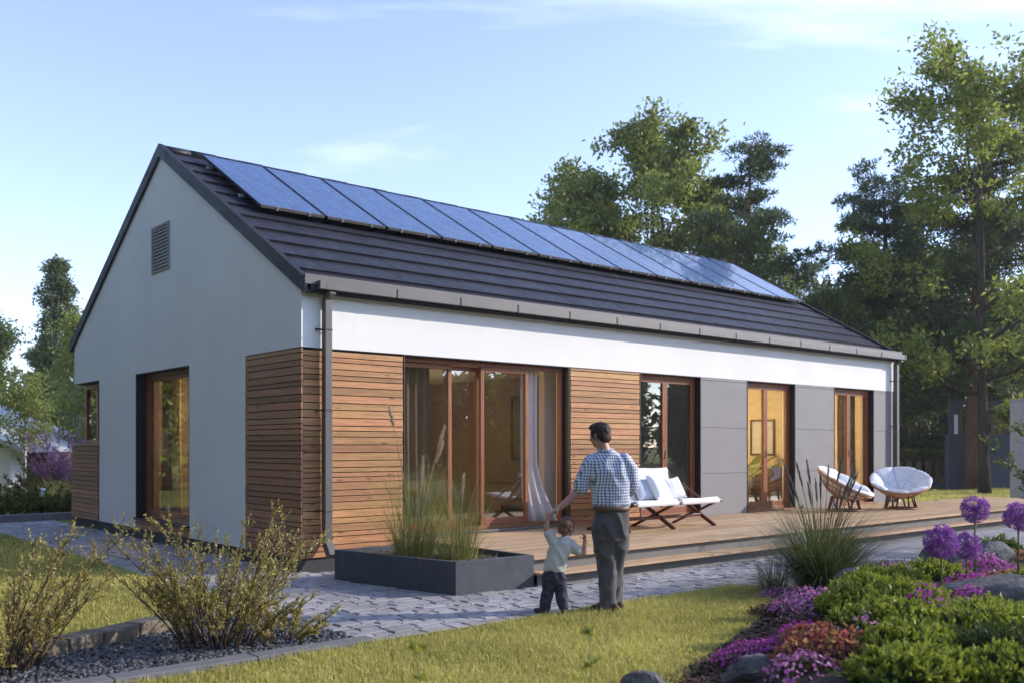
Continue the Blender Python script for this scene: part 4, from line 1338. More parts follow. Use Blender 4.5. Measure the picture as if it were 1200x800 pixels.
c.rings([((.022, 0, 1.002), .160, .120), ((.024, -.005, 1.022), .172, .128), ((.022, -.005, 1.08), .172, .128), ((.012, -.005, 1.22), .183, .130), ((.0, -.01, 1.34), .195, .128), ((-.008, -.005, 1.42), .185, .112), ((-.012, 0, 1.475), .135, .085), ((-.022, 0, 1.51), .075, .072), ((-.03, .004, 1.535), .066, .064)], 30)
limb(c, [(-.145, 0, 1.425), (-.195, .0, 1.35), (-.235, .01, 1.255), (-.272, .015, 1.165)], [.075, .076, .066, .060], 18)
limb(c, [(.145, 0, 1.425), (.20, .01, 1.33), (.235, .035, 1.20), (.215, .10, 1.15)], [.075, .076, .064, .058], 18)
sh = union(c, 'shirt', M['gingham'], man, .009, 4, (9, .015, (1, 1, .6)))
q = MB()
for z_, dx_ in ((0, 0), (.028, .012)):
    q.tube([(-.252 - dx_ + .018, .012, 1.205 + z_), (-.292 - dx_ + .012, .016, 1.145 + z_)], [.0665, .0655], 18)
q.build('rolled_cuff', M['gingham'], sh, True)
q = MB(); q.tube([Vector((-.03 + .072 * math.cos(a), .004 + .070 * math.sin(a), 1.535 + .012 * math.cos(a - 2))) for a in [2 * PI * i / 24 for i in range(24)]], .013, 8, True); q.build('collar', M['gingham'], sh, True)
c = MB()
c.rings([((.025, 0, .68), .13, .10), ((.025, -.005, .78), .163, .128), ((.025, -.006, .87), .165, .130), ((.025, -.004, .95), .158, .120), ((.025, 0, .995), .156, .116)], 28)
limb(c, [(-.045, -.005, .80), (-.035, .012, .62), (-.018, .015, .46), (-.012, -.01, .26), (.0, -.035, .045)], [.108, .100, .083, .073, .070], 18)
limb(c, [(.085, .005, .80), (.090, .04, .62), (.080, .075, .46), (.070, .09, .26), (.062, .08, .05)], [.105, .096, .078, .068, .064], 18)
union(c, 'trousers', M['trouser'], man, .009, 4, (9, .017, (1, 1, .55)))
q = MB()
q.rings([((.025, -.003, .955), .168, .128), ((.025, -.003, .959), .176, .137), ((.025, -.003, 1.000), .175, .135), ((.025, -.003, 1.004), .168, .126)], 36)
q.build('belt', M['belt'], man, True)
for (x_, y_) in ((.0, -.05), (.062, .07)):
    q = MB(); dn = Vector((-.80, .60, 0))
    hl_ = Vector((x_, y_, 0)) - dn * .065
    q.tube([hl_ + Vector((0, 0, .045)), hl_ + dn * .07 + Vector((0, 0, .055)), hl_ + dn * .15 + Vector((0, 0, .045)), hl_ + dn * .235 + Vector((0, 0, .032))], [.040, .048, .044, .030], 14)
    q.ball(hl_ + Vector((0, 0, .048)), .042, 12, 8, .046); q.ball(hl_ + dn * .235 + Vector((0, 0, .032)), .030, 12, 8)
    so_ = MB()
    for p_, r_ in ((hl_, .043), (hl_ + dn * .08, .047), (hl_ + dn * .16, .047), (hl_ + dn * .235, .036)): so_.ball(p_ + Vector((0, 0, .014)), r_, 14, 6, .016)
    s2 = union(q, 'shoe', M['shoe'], man, .007, 3)
    union(so_, 'sole', M['black'], s2, .006, 2)

# ---------------- the boy
boy = thing('person', 'little boy in pale polo shirt and dark trousers, one arm raised to the man', 'person', (.43, -4.07, 0), (0, 0, YAWP))
b = MB(); k_ = .80
BH = (.128, .0, .815); BL = (.62, .60, -.25); BU = (.16, -.05, 1)
mt = head(b, BH, BL, BU, k_)
limb(b, [(.085, 0, .66), (.105, 0, .72), (.118, 0, .76)], [.042, .036, .038])
b.rings([((.01, 0, .38), .08, .06), ((.03, 0, .5), .085, .062), ((.07, 0, .62), .088, .06), ((.09, 0, .69), .05, .04)], 20)
limb(b, [(.0, .0, .675), (-.055, .0, .765), (-.065, -.005, .80), (-.058, -.01, .875)], [.033, .030, .028, .021])
hand(b, (-.057, -.01, .885), (.15, -.1, 1), (-.8, -.2, .1), .58, .7, 1)
limb(b, [(.165, .0, .65), (.235, -.01, .585), (.285, -.02, .585), (.292, -.02, .68)], [.033, .031, .029, .021])
hand(b, (.292, -.02, .69), (-.05, .0, 1), (-.7, -.4, 0), .54, 1.9, 1)
limb(b, [(-.035, 0, .38), (-.05, 0, .22), (-.085, 0, .05)], [.05, .036, .027])
limb(b, [(.055, 0, .38), (.065, .01, .22), (.085, -.03, .05)], [.05, .036, .027])
union(b, 'body', M['skin'], boy, .0055, 2)
eyes(mt, k_, boy)
hair(mt, k_, M['hair_boy'], boy, 2)
c = MB()
c.rings([((.008, 0, .405), .092, .070), ((.014, 0, .44), .102, .078), ((.035, -.002, .52), .103, .077), ((.06, -.002, .61), .106, .074), ((.082, -.002, .67), .096, .062), ((.095, 0, .705), .055, .048), ((.10, 0, .72), .042, .042)], 26)
limb(c, [(.015, 0, .655), (-.022, 0, .715), (-.043, 0, .75)], [.050, .047, .045], 16)
limb(c, [(.155, 0, .655), (.20, -.004, .615), (.232, -.008, .59)], [.049, .047, .045], 16)
sh = union(c, 'shirt', M['tee'], boy, .007, 3, (11, .009, (1, 1, .7)))
q = MB(); q.tube([Vector((.102 + .044 * math.cos(a), .044 * math.sin(a), .722 + .012 * math.cos(a))) for a in [2 * PI * i / 20 for i in range(20)]], .010, 8, True); q.build('collar', M['cushion'], sh, True)
c = MB()
c.rings([((.008, 0, .29), .08, .06), ((.008, 0, .36), .096, .074), ((.010, 0, .425), .092, .070)], 22)
limb(c, [(-.035, 0, .35), (-.052, .006, .22), (-.085, 0, .05)], [.066, .053, .047], 14)
limb(c, [(.055, 0, .35), (.068, .008, .22), (.092, -.03, .075)], [.064, .052, .045], 14)
union(c, 'trousers', M['jeans'], boy, .007, 3, (13, .010, (1, 1, .8)))
for (x_, y_, d_) in ((-.09, 0, (-.75, .6, 0)), (.094, -.035, (.1, 1, 0))):
    q = MB(); dn = Vector(d_).normalized(); hl_ = Vector((x_, y_, .032)) - dn * .03
    q.tube([hl_, hl_ + dn * .06, hl_ + dn * .12], [.030, .034, .024], 12); q.ball(hl_, .031, 10, 8); q.ball(hl_ + dn * .12, .024, 10, 8)
    union(q, 'shoe', M['shoe'], boy, .006, 2)
# ================================================================== GARDEN PLANTS
def unit(v): return v / np.maximum(np.linalg.norm(v, axis=-1, keepdims=True), 1e-9)
def leaves(P, D, Ln, Wd, rng, droop=0.15):
    """pointed, slightly folded leaf faces"""
    n = len(P)
    r = unit(rng.normal(size=(n, 3)))
    S = unit(np.cross(D, r)); U = np.cross(S, D)
    Ln = np.broadcast_to(np.asarray(Ln, float), (n,))[:, None]; Wd = np.broadcast_to(np.asarray(Wd, float), (n,))[:, None]
    a = P; b = P + D * Ln * .45 + S * Wd / 2 + U * Wd * .18; c = P + D * Ln - U * Ln * droop; d = P + D * Ln * .45 - S * Wd / 2 + U * Wd * .18
    V = np.stack([a, b, c, d], 1).reshape(-1, 3)
    Q = np.arange(n * 4).reshape(-1, 4)
    return V, Q
def leafobj(name, parts, m, parent=None):
    off = 0; VV = []; QQ = []
    for V, Q in parts:
        VV.append(V); QQ.append(Q + off); off += len(V)
    return link(name, np_mesh(name, np.concatenate(VV), np.concatenate(QQ)), m, parent)

def strips(base, dirs, Ln, Wd, bend, rng, nseg=6):
    """arching reed blades as tapering strips"""
    n = len(base); V = []; 
    side = unit(np.cross(dirs, np.array([0, 0, 1.]) + rng.normal(0, .05, (n, 3))))
    hz = dirs.copy(); hz[:, 2] = 0; hz = unit(hz)
    ts = np.linspace(0, 1, nseg + 1)
    rows = []
    for t_ in ts:
        p = base + dirs * (Ln * t_)[:, None] + hz * (bend * Ln * t_ ** 2.2 * .8)[:, None] - np.array([0, 0, 1]) * (bend * Ln * t_ ** 2.6 * .75)[:, None]
        w_ = (Wd * (1 - t_ ** 1.5) + .0006)[:, None]
        rows.append(np.stack([p - side * w_ / 2, p + side * w_ / 2], 1))
    V = np.stack(rows, 1).reshape(n, -1, 3)
    k = 2 * (nseg + 1)
    q = np.array([[2 * i, 2 * i + 1, 2 * i + 3, 2 * i + 2] for i in range(nseg)])
    Q = (np.arange(n)[:, None, None] * k + q[None]).reshape(-1, 4)
    return V.reshape(-1, 3), Q, rows

def reed_clump(name, label, cat, loc, n, ln, spread, wid, mats, seed, plumes=(), plume_m='plume', radius=.12, bend=(.15, .6), group=None, plume_size=(.28, .035)):
    rng = np.random.default_rng(seed)
    g = thing(name, label, cat, loc, group=group)
    frac = [x[1] for x in mats]; c0 = 0
    VV = []
    for mi, (mname, fr_) in enumerate(mats):
        k = int(n * fr_)
        a = rng.uniform(0, 2 * PI, k); rr = radius * np.sqrt(rng.uniform(0, 1, k))
        B = np.stack([np.cos(a) * rr, np.sin(a) * rr, np.zeros(k)], 1)
        th = a + rng.normal(0, .5, k); el = np.abs(rng.normal(0, spread, k))
        D = unit(np.stack([np.cos(th) * np.sin(el), np.sin(th) * np.sin(el), np.cos(el)], 1))
        V, Q, _ = strips(B, D, rng.uniform(ln[0], ln[1], k), rng.uniform(wid[0], wid[1], k), rng.uniform(bend[0], bend[1], k), rng)
        link('reeds' if mi == 0 else 'dry_reeds', np_mesh('reeds', V, Q), M[mname], g)
    for (dx, dy, h, lx, ly) in plumes:
        top = np.array([dx + lx, dy + ly, h]); bs = np.array([dx * .2, dy * .2, 0])
        mid = (top + bs) / 2 + np.array([-lx * .3, -ly * .3, 0])
        pts = [tuple((1 - t_) ** 2 * bs + 2 * t_ * (1 - t_) * mid + t_ ** 2 * top) for t_ in np.linspace(0, 1, 9)]
        MB().tube(pts, [.0055] * 6 + [.004, .003, .002], 5).build('stalk', M['straw'], g, True)
        k = 420; pl_, pw = plume_size
        d = unit(top - np.array(pts[-2])); s_ = rng.beta(1.3, 1.6, k)
        P = top - d * pl_ * (1 - s_)[:, None]
        a = rng.normal(size=(k, 3)); env = pw * np.sin(PI * np.clip(s_ * .92 + .06, 0, 1))[:, None] 
        D = unit(d * 1.6 + unit(a) * .55)
        V, Q = leaves(P + unit(a) * env * rng.uniform(0, .5, (k, 1)), D, rng.uniform(.03, .06, k) * (pw / .035) ** .5, .004, rng)
        link('plume', np_mesh('plume', V, Q), M[plume_m], g)
    return g

# grasses in the planter
reed_clump('ornamental_grass', 'taller green feather grass with tan plumes at the wall end of the planter', 'ornamental grass', (.62, -1.55, .29), 560, (.4, 1.7), .40, (.0024, .005),
           (('reed_green', .62), ('straw', .38)), 21, ((-.05, .06, 1.74, -.17, .15), (.05, .0, 1.50, .22, -.20), (.0, -.05, 1.15, .02, -.08), (.02, .02, 1.0, .06, -.06), (.06, .04, 1.33, .26, -.14)), bend=(.08, .5), radius=.24)
reed_clump('ornamental_grass', 'shorter green feather grass nearest the front corner of the planter', 'ornamental grass', (.86, -2.05, .29), 470, (.35, 1.42), .42, (.0024, .005),
           (('reed_green', .6), ('straw', .4)), 22, ((.03, .02, .95, .10, .05),), bend=(.1, .5), radius=.22)
rng = np.random.default_rng(5)
k = 700; P = np.stack([rng.uniform(.15, 1.3, k), rng.uniform(-2.6, -.95, k), np.full(k, .30)], 1)
a = rng.uniform(0, 6.28, k); D = unit(np.stack([np.cos(a), np.sin(a), rng.uniform(.1, .5, k)], 1))
ok_ = [inside((p[0], p[1]), inner) for p in P]
V, Q = leaves(P[ok_], D[ok_], rng.uniform(.06, .16, sum(ok_)), .005, rng)
o = leafobj('dry_litter', [(V, Q)], M['straw']); tag(o, 'dry straw litter on the gravel inside the planter', 'plant litter', None, 'stuff')

# the big grey-spiked clump and the thin reed in front of the step
reed_clump('fountain_grass', 'big dark fountain grass with upright grey spikes in front of the deck step', 'ornamental grass', (3.5, -4.98, .02), 2500, (.6, 1.42), .72, (.004, .009),
           (('reed_dark', .9), ('straw', .1)), 31, [(.10 * math.cos(i * 2.4), .10 * math.sin(i * 2.4), 1.12 + .36 * ((i * 37) % 10) / 10, .30 * math.cos(i * 2.4), .30 * math.sin(i * 2.4)) for i in range(17)], 'spike', .2, (.2, .7), None, (.30, .016))
reed_clump('reed_tuft', 'thin sparse dark reed tuft left of the big fountain grass', 'ornamental grass', (3.15, -4.62, .0), 190, (.3, .62), .38, (.003, .006), (('reed_dark', .8), ('straw', .2)), 32, bend=(.1, .4), radius=.16)

def bush(name, label, cat, loc, H, Rr, nst, nl, lsz, ml, seed, up=.55, mt='twig', group=None):
    rng = np.random.default_rng(seed); r = random.Random(seed)
    g = thing(name, label, cat, loc, group=group)
    tw = MB(); P = []; D = []
    for i in range(nst):
        a = i * 2.4 + r.uniform(-.3, .3); el = r.uniform(.10, 1.0) * Rr / H
        rb_ = .32 * Rr * r.random() ** .7; base = Vector((rb_ * math.cos(a), rb_ * math.sin(a), 0))
        d = Vector((math.cos(a) * el, math.sin(a) * el, 1)).normalized(); ln = H * (r.uniform(.5, .95) if r.random() < .72 else r.uniform(1.0, 1.2))
        pts = [base]; p = base.copy()
        for j in range(7):
            d = (d + Vector((math.cos(a) * .07, math.sin(a) * .07, .01)) + Vector([r.uniform(-.12, .12) for _ in range(3)])).normalized()
            p = p + d * ln / 7; pts.append(p.copy())
        tw.tube(pts, [.009, .008, .007, .006, .005, .004, .003, .002], 5)
        for j in range(2, 8):
            for q in range(3):
                dd = (d + Vector([r.uniform(-1, 1) for _ in range(3)]) * .9 + Vector((0, 0, up))).normalized()
                l2 = ln * r.uniform(.12, .30) * (1.15 - j / 12)
                e = pts[j] + dd * l2
                tw.tube([pts[j], pts[j] + dd * l2 * .5, e], [.003, .0022, .0014], 4, caps=False)
                nn = max(4, int(nl / (nst * 18)))
                for s_ in range(nn):
                    t_ = (s_ + 1) / nn
                    P.append(pts[j] + dd * l2 * t_); D.append(dd + Vector([r.uniform(-1, 1) for _ in range(3)]) * .9)
        for s_ in range(14):
            t_ = r.uniform(.35, 1); j = min(6, int(t_ * 7)); f_ = t_ * 7 - j
            P.append(pts[j].lerp(pts[j + 1], f_)); D.append(d + Vector([r.uniform(-1, 1) for _ in range(3)]) * .9)
    tw.build('stems', M[mt], g, True)
    P = np.array([tuple(x) for x in P]); D = unit(np.array([tuple(x) for x in D]))
    V, Q = leaves(P, D, rng.uniform(lsz * .6, lsz * 1.3, len(P)), rng.uniform(lsz * .35, lsz * .6, len(P)), rng)
    leafobj('foliage', [(V, Q)], M[ml], g)
    return g
gb = 'yellow green bushes in the gravel'
bush('spirea_bush', 'yellow green twiggy bush in the gravel, the wider one before the wood corner', 'bush', (-2.55, -3.40, 0), .95, .85, 52, 10500, .029, 'leaf_bush', 41, group=gb)
bush('spirea_bush', 'yellow green twiggy bush at the left edge of the photo', 'bush', (-4.02, -3.25, 0), .88, .74, 46, 9000, .029, 'leaf_bush', 42, group=gb)
bush('spirea_bush', 'small low sprout on the gravel right of the wider yellow green bush', 'bush', (-2.02, -3.55, 0), .34, .42, 13, 1100, .034, 'leaf_bush', 43, group=gb)

# sprigs standing close to the camera
def sprig(label, loc, H, seed):
    r = random.Random(seed); g = thing('garden_sprig', label, 'plant', loc)
    pts = [Vector((.02 * math.sin(i * .9 + seed), .02 * math.cos(i * .7), H * i / 8)) for i in range(9)]
    MB().tube(pts, [.005, .005, .0045, .004, .004, .0035, .003, .0025, .002], 6).build('stem', M['stem'], g, True)
    m = MB()
    P = []; D = []
    for i in range(3, 9):
        for q in range(3):
            a = i * 2.1 + q * 2.1
            P.append(tuple(pts[i])); D.append((math.cos(a), math.sin(a), r.uniform(.3, 1.0)))
    rng = np.random.default_rng(seed)
    V, Q = leaves(np.repeat(np.array(P), 2, 0), unit(np.repeat(np.array(D), 2, 0) + rng.normal(0, .5, (len(P) * 2, 3))), rng.uniform(.03, .055, len(P) * 2), .02, rng)
    leafobj('foliage', [(V, Q)], M['leaf_yellow'], g)
def near(u, v, dep):
    """world point seen at a photo pixel at a given distance (used once, to stand the near plants on the ground)"""
    return CAM + F * dep + R * ((u - 600) / 1106 * dep) + Vector((0, 0, (522 - v) / 1106 * dep))
q = near(690, 745, 3.4); sprig('blurred yellow green sprig near the camera below the man', (q.x, q.y, 0), q.z, 51)
q = near(487, 762, 3.4); sprig('blurred yellow green sprig near the camera, left of the one below the man', (q.x, q.y, 0), q.z, 52)

# rocks
def rock(label, loc, size, seed, rotz=0, cat='rock'):
    m = bpy.data.meshes.new('garden_rock')
    V = []; Q = []; n, k = 20, 30
    rng = random.Random(seed)
    pl_ = [(Vector((rng.gauss(0, 1), rng.gauss(0, 1), rng.gauss(0, .8))).normalized(), rng.uniform(.55, .92)) for _ in range(13)]
    for i in range(n + 1):
        for j in range(k):
            a = -PI / 2 + PI * i / n; b = 2 * PI * j / k
            d = Vector((math.cos(a) * math.cos(b), math.cos(a) * math.sin(b), math.sin(a)))
            r_ = 1.0
            for nv, h in pl_:
                dn = d.dot(nv)
                if dn > .01: r_ = min(r_, h / dn)
            r_ *= 1 + .05 * mnoise.noise(d * 4 + Vector((seed, 0, 0))) + .02 * mnoise.noise(d * 13)
            V.append((d.x * r_ * size[0], d.y * r_ * size[1], d.z * r_ * size[2]))
    for i in range(n):
        for j in range(k):
            l_ = (j + 1) % k
            Q.append((i * k + j, i * k + l_, (i + 1) * k + l_, (i + 1) * k + j))
    o = link('garden_rock', np_mesh('garden_rock', V, Q), M['rock'])
    o.location = (loc[0], loc[1], bed_h(loc[0], loc[1]) + size[2] * .35); o.rotation_euler = (0, 0, rotz)
    return tag(o, label, cat, 'rocks in the flower bed')
RZ = YAWP
rock('long grey boulder lying at the right edge of the flower bed', (2.35, -7.22), (.58, .22, .19), 61, RZ - .15)
rock('dark pointed rock behind the pink phlox, near the fountain grass', (4.30, -5.95), (.30, .22, .22), 62, RZ)
rock('pale grey rock directly behind the twin purple alliums', (5.1, -6.0), (.36, .24, .19), 63, RZ + .3)
rock('small grey rock beside the light pink phlox', (2.75, -5.83), (.24, .17, .16), 64, RZ - .3)
rock('pale flat-faced rock at the bottom edge between magenta and red flowers', (-.62, -7.02), (.30, .12, .12), 65, RZ + .35)
rock('small bluish rock at the lower edge of the lawn', (-.98, -6.42), (.15, .11, .09), 66, RZ)

# low rosette groundcover shrubs
def hump(rng, n, rx, ry, h):
    a = rng.uniform(0, 2 * PI, n); rr = np.sqrt(rng.uniform(0, 1, n))
    lump = 1 + .22 * np.sin(a * 5 + rr * 7) * np.sin(rr * 9 + a * 2)
    x = np.cos(a) * rr * rx; y = np.sin(a) * rr * ry
    z = h * (1 - rr ** 2.2) * lump
    nrm = unit(np.stack([x / rx ** 2, y / ry ** 2, np.full(n, .55 / h * .45)], 1))
    return np.stack([x, y, z], 1), nrm
def groundcover(label, loc, rx, ry, h, nros, ml, seed, lsz=.052, wid=.019, group='low green groundcover shrubs'):
    rx *= .84; ry *= .86; h *= .62; nros = int(nros * .8)
    rng = np.random.default_rng(seed)
    g = thing('groundcover_shrub', label, 'shrub', (loc[0], loc[1], bed_h(*loc)), (0, 0, RZ + rng.uniform(-.3, .3)), group)
    P, Nn = hump(rng, nros, rx, ry, h)
    P[:, 2] *= rng.uniform(.75, 1.25, nros)
    ax = unit(Nn * .5 + np.array([0, 0, .8]) + rng.normal(0, .28, (nros, 3)))
    hh = rng.uniform(.03, .095, nros)
    lo = []; hi = []
    for q in range(12):                                    # twelve leaves up each sprig: older ones below coloured darker for shaded gaps, young tips brighter for sun
        t_ = q / 11
        a = unit(np.cross(ax, unit(rng.normal(size=(nros, 3)))))
        D = unit(a * (1.0 - .55 * t_) + ax * (.25 + .75 * t_))
        lf = leaves(P + ax * (hh * t_)[:, None], D, lsz * (1.05 - .4 * t_) * rng.uniform(.8, 1.2, nros), wid * (1 - .25 * t_), rng, .1)
        (lo if q < 6 else hi).append(lf)
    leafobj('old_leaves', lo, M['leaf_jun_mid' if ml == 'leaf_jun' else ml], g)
    leafobj('young_leaves', hi, M[ml], g)
    r = random.Random(seed); m = MB()
    for i in range(0, nros, 4):
        p = Vector(P[i]); m.tube([(p.x * .5, p.y * .5, -.02), (p.x * .85, p.y * .85, p.z * .6), p], [.005, .004, .002], 4, caps=False)
    m.build('stems', M['twig'], g)
    return g
GC = [('bright green shrub strip behind the light pink phlox', (2.75, -6.10), .45, .22, .16, 420),
      ('bright green shrub left of the big allium stem', (1.95, -6.45), .50, .34, .20, 520),
      ('dark-hearted green shrub above the red-leaved patch', (1.36, -6.66), .48, .30, .19, 480),
      ('bright green shrub at the foot of the biggest allium', (1.55, -6.92), .42, .30, .19, 430),
      ('bright green shrub in front of the long boulder', (1.32, -7.55), .52, .30, .17, 480),
      ('wide green shrub in the middle of the bed foreground', (.70, -7.28), .55, .36, .20, 560),
      ('green shrub right of the red-leaved patch at the bottom edge', (-.05, -7.75), .42, .32, .19, 480),
      ('green shrub below the long boulder at the right edge', (.75, -7.85), .50, .34, .20, 520),
      ('bright shrub at the very bottom edge, left of the dark corner shrub', (-.62, -8.05), .42, .30, .16, 460),
      ('green shrub filling the bottom edge before the dark corner shrub', (-.22, -8.42), .45, .32, .18, 460),
      ('small round shrub at the far rim of the bed by the slabs', (6.6, -5.55), .38, .3, .26, 320),
      ('green shrub under the right-hand allium', (3.35, -7.15), .35, .25, .17, 280),
      ('green shrub between the dark rock and the twin alliums', (3.35, -6.25), .45, .25, .15, 360)]
for i, (lb, lc, rx, ry, h, n) in enumerate(GC): groundcover(lb, lc, rx, ry, h, n, 'leaf_jun', 70 + i)
groundcover('dark green shrub in the bottom right corner', (.12, -8.22), .42, .32, .24, 620, 'leaf_jun_dark', 90, .045, .009)
groundcover('low dark conifer mat right of the fountain grass', (4.55, -5.22), .55, .25, .14, 520, 'leaf_jun_dark', 91, .045, .009)

src = groundcover('green groundcover shrub in the right end of the bed, beyond the photo', (3.6, -7.9), .55, .4, .2, 460, 'leaf_jun', 96, group='groundcover shrubs beyond the photo')
for q_, (x, y) in enumerate([(4.6, -7.2), (5.4, -8.2), (6.3, -7.0), (2.7, -8.4), (4.4, -8.9), (7.2, -8.0), (6.0, -9.2)]):
    c_ = copy_tree(src); c_.location = (x, y, bed_h(x, y)); c_.rotation_euler = (0, 0, q_ * 1.3)
# flowering cushions
def flowers(name, label, cat, loc, rx, ry, h, n, mp, seed, psz=.011, lsz=.03, mleaf='leaf_jun_dark', group=None, pz=1.0):
    rng = np.random.default_rng(seed)
    g = thing(name, label, cat, (loc[0], loc[1], bed_h(*loc)), (0, 0, RZ + rng.uniform(-.3, .3)), group)
    P, Nn = hump(rng, n, rx, ry, h)
    k = n * 2; Pl, Nl = hump(rng, k, rx, ry, h * .9)
    V, Q = leaves(Pl - np.array([0, 0, .012]), unit(Nl + rng.normal(0, .7, (k, 3))), lsz, lsz * .22, rng)
    leafobj('foliage', [(V, Q)], M[mleaf], g)
    P = P + np.array([0, 0, .012]) + rng.normal(0, .008, (n, 3))
    U = unit(Nn + rng.normal(0, .45, (n, 3)) + np.array([0, 0, .3])); T1 = unit(np.cross(U, rng.normal(size=(n, 3)))); T2 = np.cross(U, T1)
    parts = []; VV = []; 
    for q in range(5):
        a = q * 2 * PI / 5
        d = T1 * math.cos(a) + T2 * math.sin(a); s_ = -T1 * math.sin(a) + T2 * math.cos(a)
        z_ = psz * rng.uniform(.8, 1.25, (n, 1))
        VV.append(np.stack([P, P + d * z_ * .7 + s_ * z_ * .45 + U * z_ * .2, P + d * z_ * 1.15 + U * z_ * .1, P + d * z_ * .7 - s_ * z_ * .45 + U * z_ * .2], 1))
    # five petals of one flower share their centre: one island per flower
    A = np.stack(VV, 1)                                   # n,5,4,3
    ctr = A[:, 0, 0:1, :]                                 # n,1,3
    rest = A[:, :, 1:, :].reshape(n, 15, 3)
    V = np.concatenate([ctr, rest], 1).reshape(-1, 3)
    q = np.array([[0, 1 + 3 * j, 2 + 3 * j, 3 + 3 * j] for j in range(5)])
    Q = (np.arange(n)[:, None, None] * 16 + q[None]).reshape(-1, 4)
    leafobj('blossoms', [(V, Q)], M[mp], g)
    return g
gp = 'creeping flower cushions in the bed'
for lb, lc, rx, ry, h, n, mp_, sd in [
    ('light pink phlox cushion left of the small grey rock', (2.45, -5.50), .38, .24, .13, 620, 'petal_pink', 101),
    ('pink phlox cushion at the foot of the thin reed tuft', (2.75, -4.98), .26, .2, .11, 300, 'petal_pink', 102),
    ('pale pink phlox strip right of the small grey rock', (2.90, -6.10), .25, .16, .17, 200, 'petal_pink', 103),
    ('magenta phlox cushion behind the long boulder on the right', (3.85, -6.55), .42, .24, .15, 560, 'petal_mag', 104),
    ('magenta phlox tuft before the long boulder', (1.72, -7.32), .24, .15, .18, 190, 'petal_mag', 105),
    ('magenta phlox cushion at the lawn edge, low in the photo', (-.02, -6.62), .34, .24, .12, 520, 'petal_mag', 106),
    ('magenta phlox cushion between lawn-edge mulch and green shrubs', (.38, -6.72), .24, .16, .13, 260, 'petal_mag', 107),
    ('pale pink phlox at the bottom edge beside the flat-faced rock', (-.72, -7.42), .26, .18, .13, 240, 'petal_pink', 108),
    ('few pale lilac flowers among the lower green shrubs', (-.02, -7.42), .16, .12, .20, 50, 'petal_pink', 109),
    ('lilac pink phlox trailing between the two middle green shrubs', (1.35, -6.22), .30, .16, .24, 260, 'petal_pink', 111),
    ('magenta phlox pocket right of the wide foreground shrub', (.95, -7.35), .20, .14, .25, 170, 'petal_mag', 112),
    ('pink phlox drift spilling over the mulch', (2.0, -5.72), .36, .18, .10, 420, 'petal_pink', 113),
    ('magenta phlox drift between the boulder and the bronze leaves', (2.75, -6.85), .34, .18, .15, 320, 'petal_mag', 114),
    ('pink phlox strip between the dark rock and the pale rock', (4.6, -6.2), .28, .16, .13, 240, 'petal_pink', 110)]:
    flowers('creeping_phlox', lb, 'flowers', lc, rx, ry, h, n, mp_, sd, group=gp)
def redleaf(label, loc, rx, ry, h, n, mm, seed):
    rng = np.random.default_rng(seed)
    g = thing('heuchera', label, 'plant', (loc[0], loc[1], bed_h(*loc)), (0, 0, RZ), 'red-leaved foliage plants')
    P, Nn = hump(rng, n, rx, ry, h)
    U = unit(Nn + rng.normal(0, .5, (n, 3)) + np.array([0, 0, .3]))
    D = unit(np.cross(U, rng.normal(size=(n, 3))))
    V, Q = leaves(P + rng.normal(0, .012, (n, 3)), D, rng.uniform(.03, .05, n), rng.uniform(.028, .042, n), rng)
    leafobj('foliage', [(V, Q)], M[mm], g)
    r = random.Random(seed); m = MB()
    for i in range(0, n, 7):
        p = Vector(P[i]); m.tube([(p.x * .6, p.y * .6, -.02), p], [.003, .002], 4, caps=False)
    m.build('stems', M['twig'], g)
redleaf('red and orange leaved heuchera patch at the bottom edge', (-.30, -7.42), .42, .30, .15, 900, 'leaf_red', 121)
redleaf('small red-leaved heuchera left of the big bottom patch', (.18, -6.98), .3, .2, .13, 420, 'leaf_red', 122)
redleaf('bronze and orange leaved patch at the right edge behind the boulder', (3.3, -6.95), .5, .25, .12, 700, 'leaf_red', 123)
redleaf('bronze leaved strip at the far right rim of the bed', (5.6, -6.35), .7, .25, .12, 700, 'leaf_red', 124)
redleaf('dark bronze leaves under the light pink phlox', (2.05, -5.55), .4, .22, .09, 500, 'leaf_redgreen', 125)

# alliums
def allium(label, loc, H, r_, seed):
    rng = np.random.default_rng(seed); g = thing('allium', label, 'flower', (loc[0], loc[1], bed_h(*loc)), group='round purple alliums')
    MB().tube([(0, 0, 0), (.006, 0, H * .5), (0, 0, H - r_ * .1)], [.011, .009, .008], 8).build('stem', M['stem'], g, True)
    n = 210; D = unit(rng.normal(size=(n, 3))); ln = r_ * rng.uniform(.68, 1.0, n)
    c = np.array([0, 0, H]); Pt = c + D * ln[:, None]
    m = MB()
    for p in Pt: m.tube([tuple(c), tuple(p)], [.0012, .0010], 3, caps=False)
    m.build('pedicels', M['petal_allium'], g)
    parts = []
    for q in range(6):
        a = q * PI / 3
        T1 = unit(np.cross(D, np.array([.3, .5, .8]))); T2 = np.cross(D, T1)
        d = unit((T1 * math.cos(a) + T2 * math.sin(a)) + D * .55)
        parts.append(leaves(Pt, d, r_ * .26, r_ * .075, rng, 0))
    leafobj('florets', parts, M['petal_allium'], g)
allium('biggest purple allium, in front on the left of the group', (1.99, -6.97), .50, .135, 131)
allium('purple allium behind the biggest one, its head at the same height', (3.29, -6.60), .35, .125, 132)
allium('tallest purple allium, standing above the two left ones', (3.42, -6.62), .68, .125, 133)
allium('purple allium at the right edge of the photo', (3.22, -7.08), .65, .125, 134)
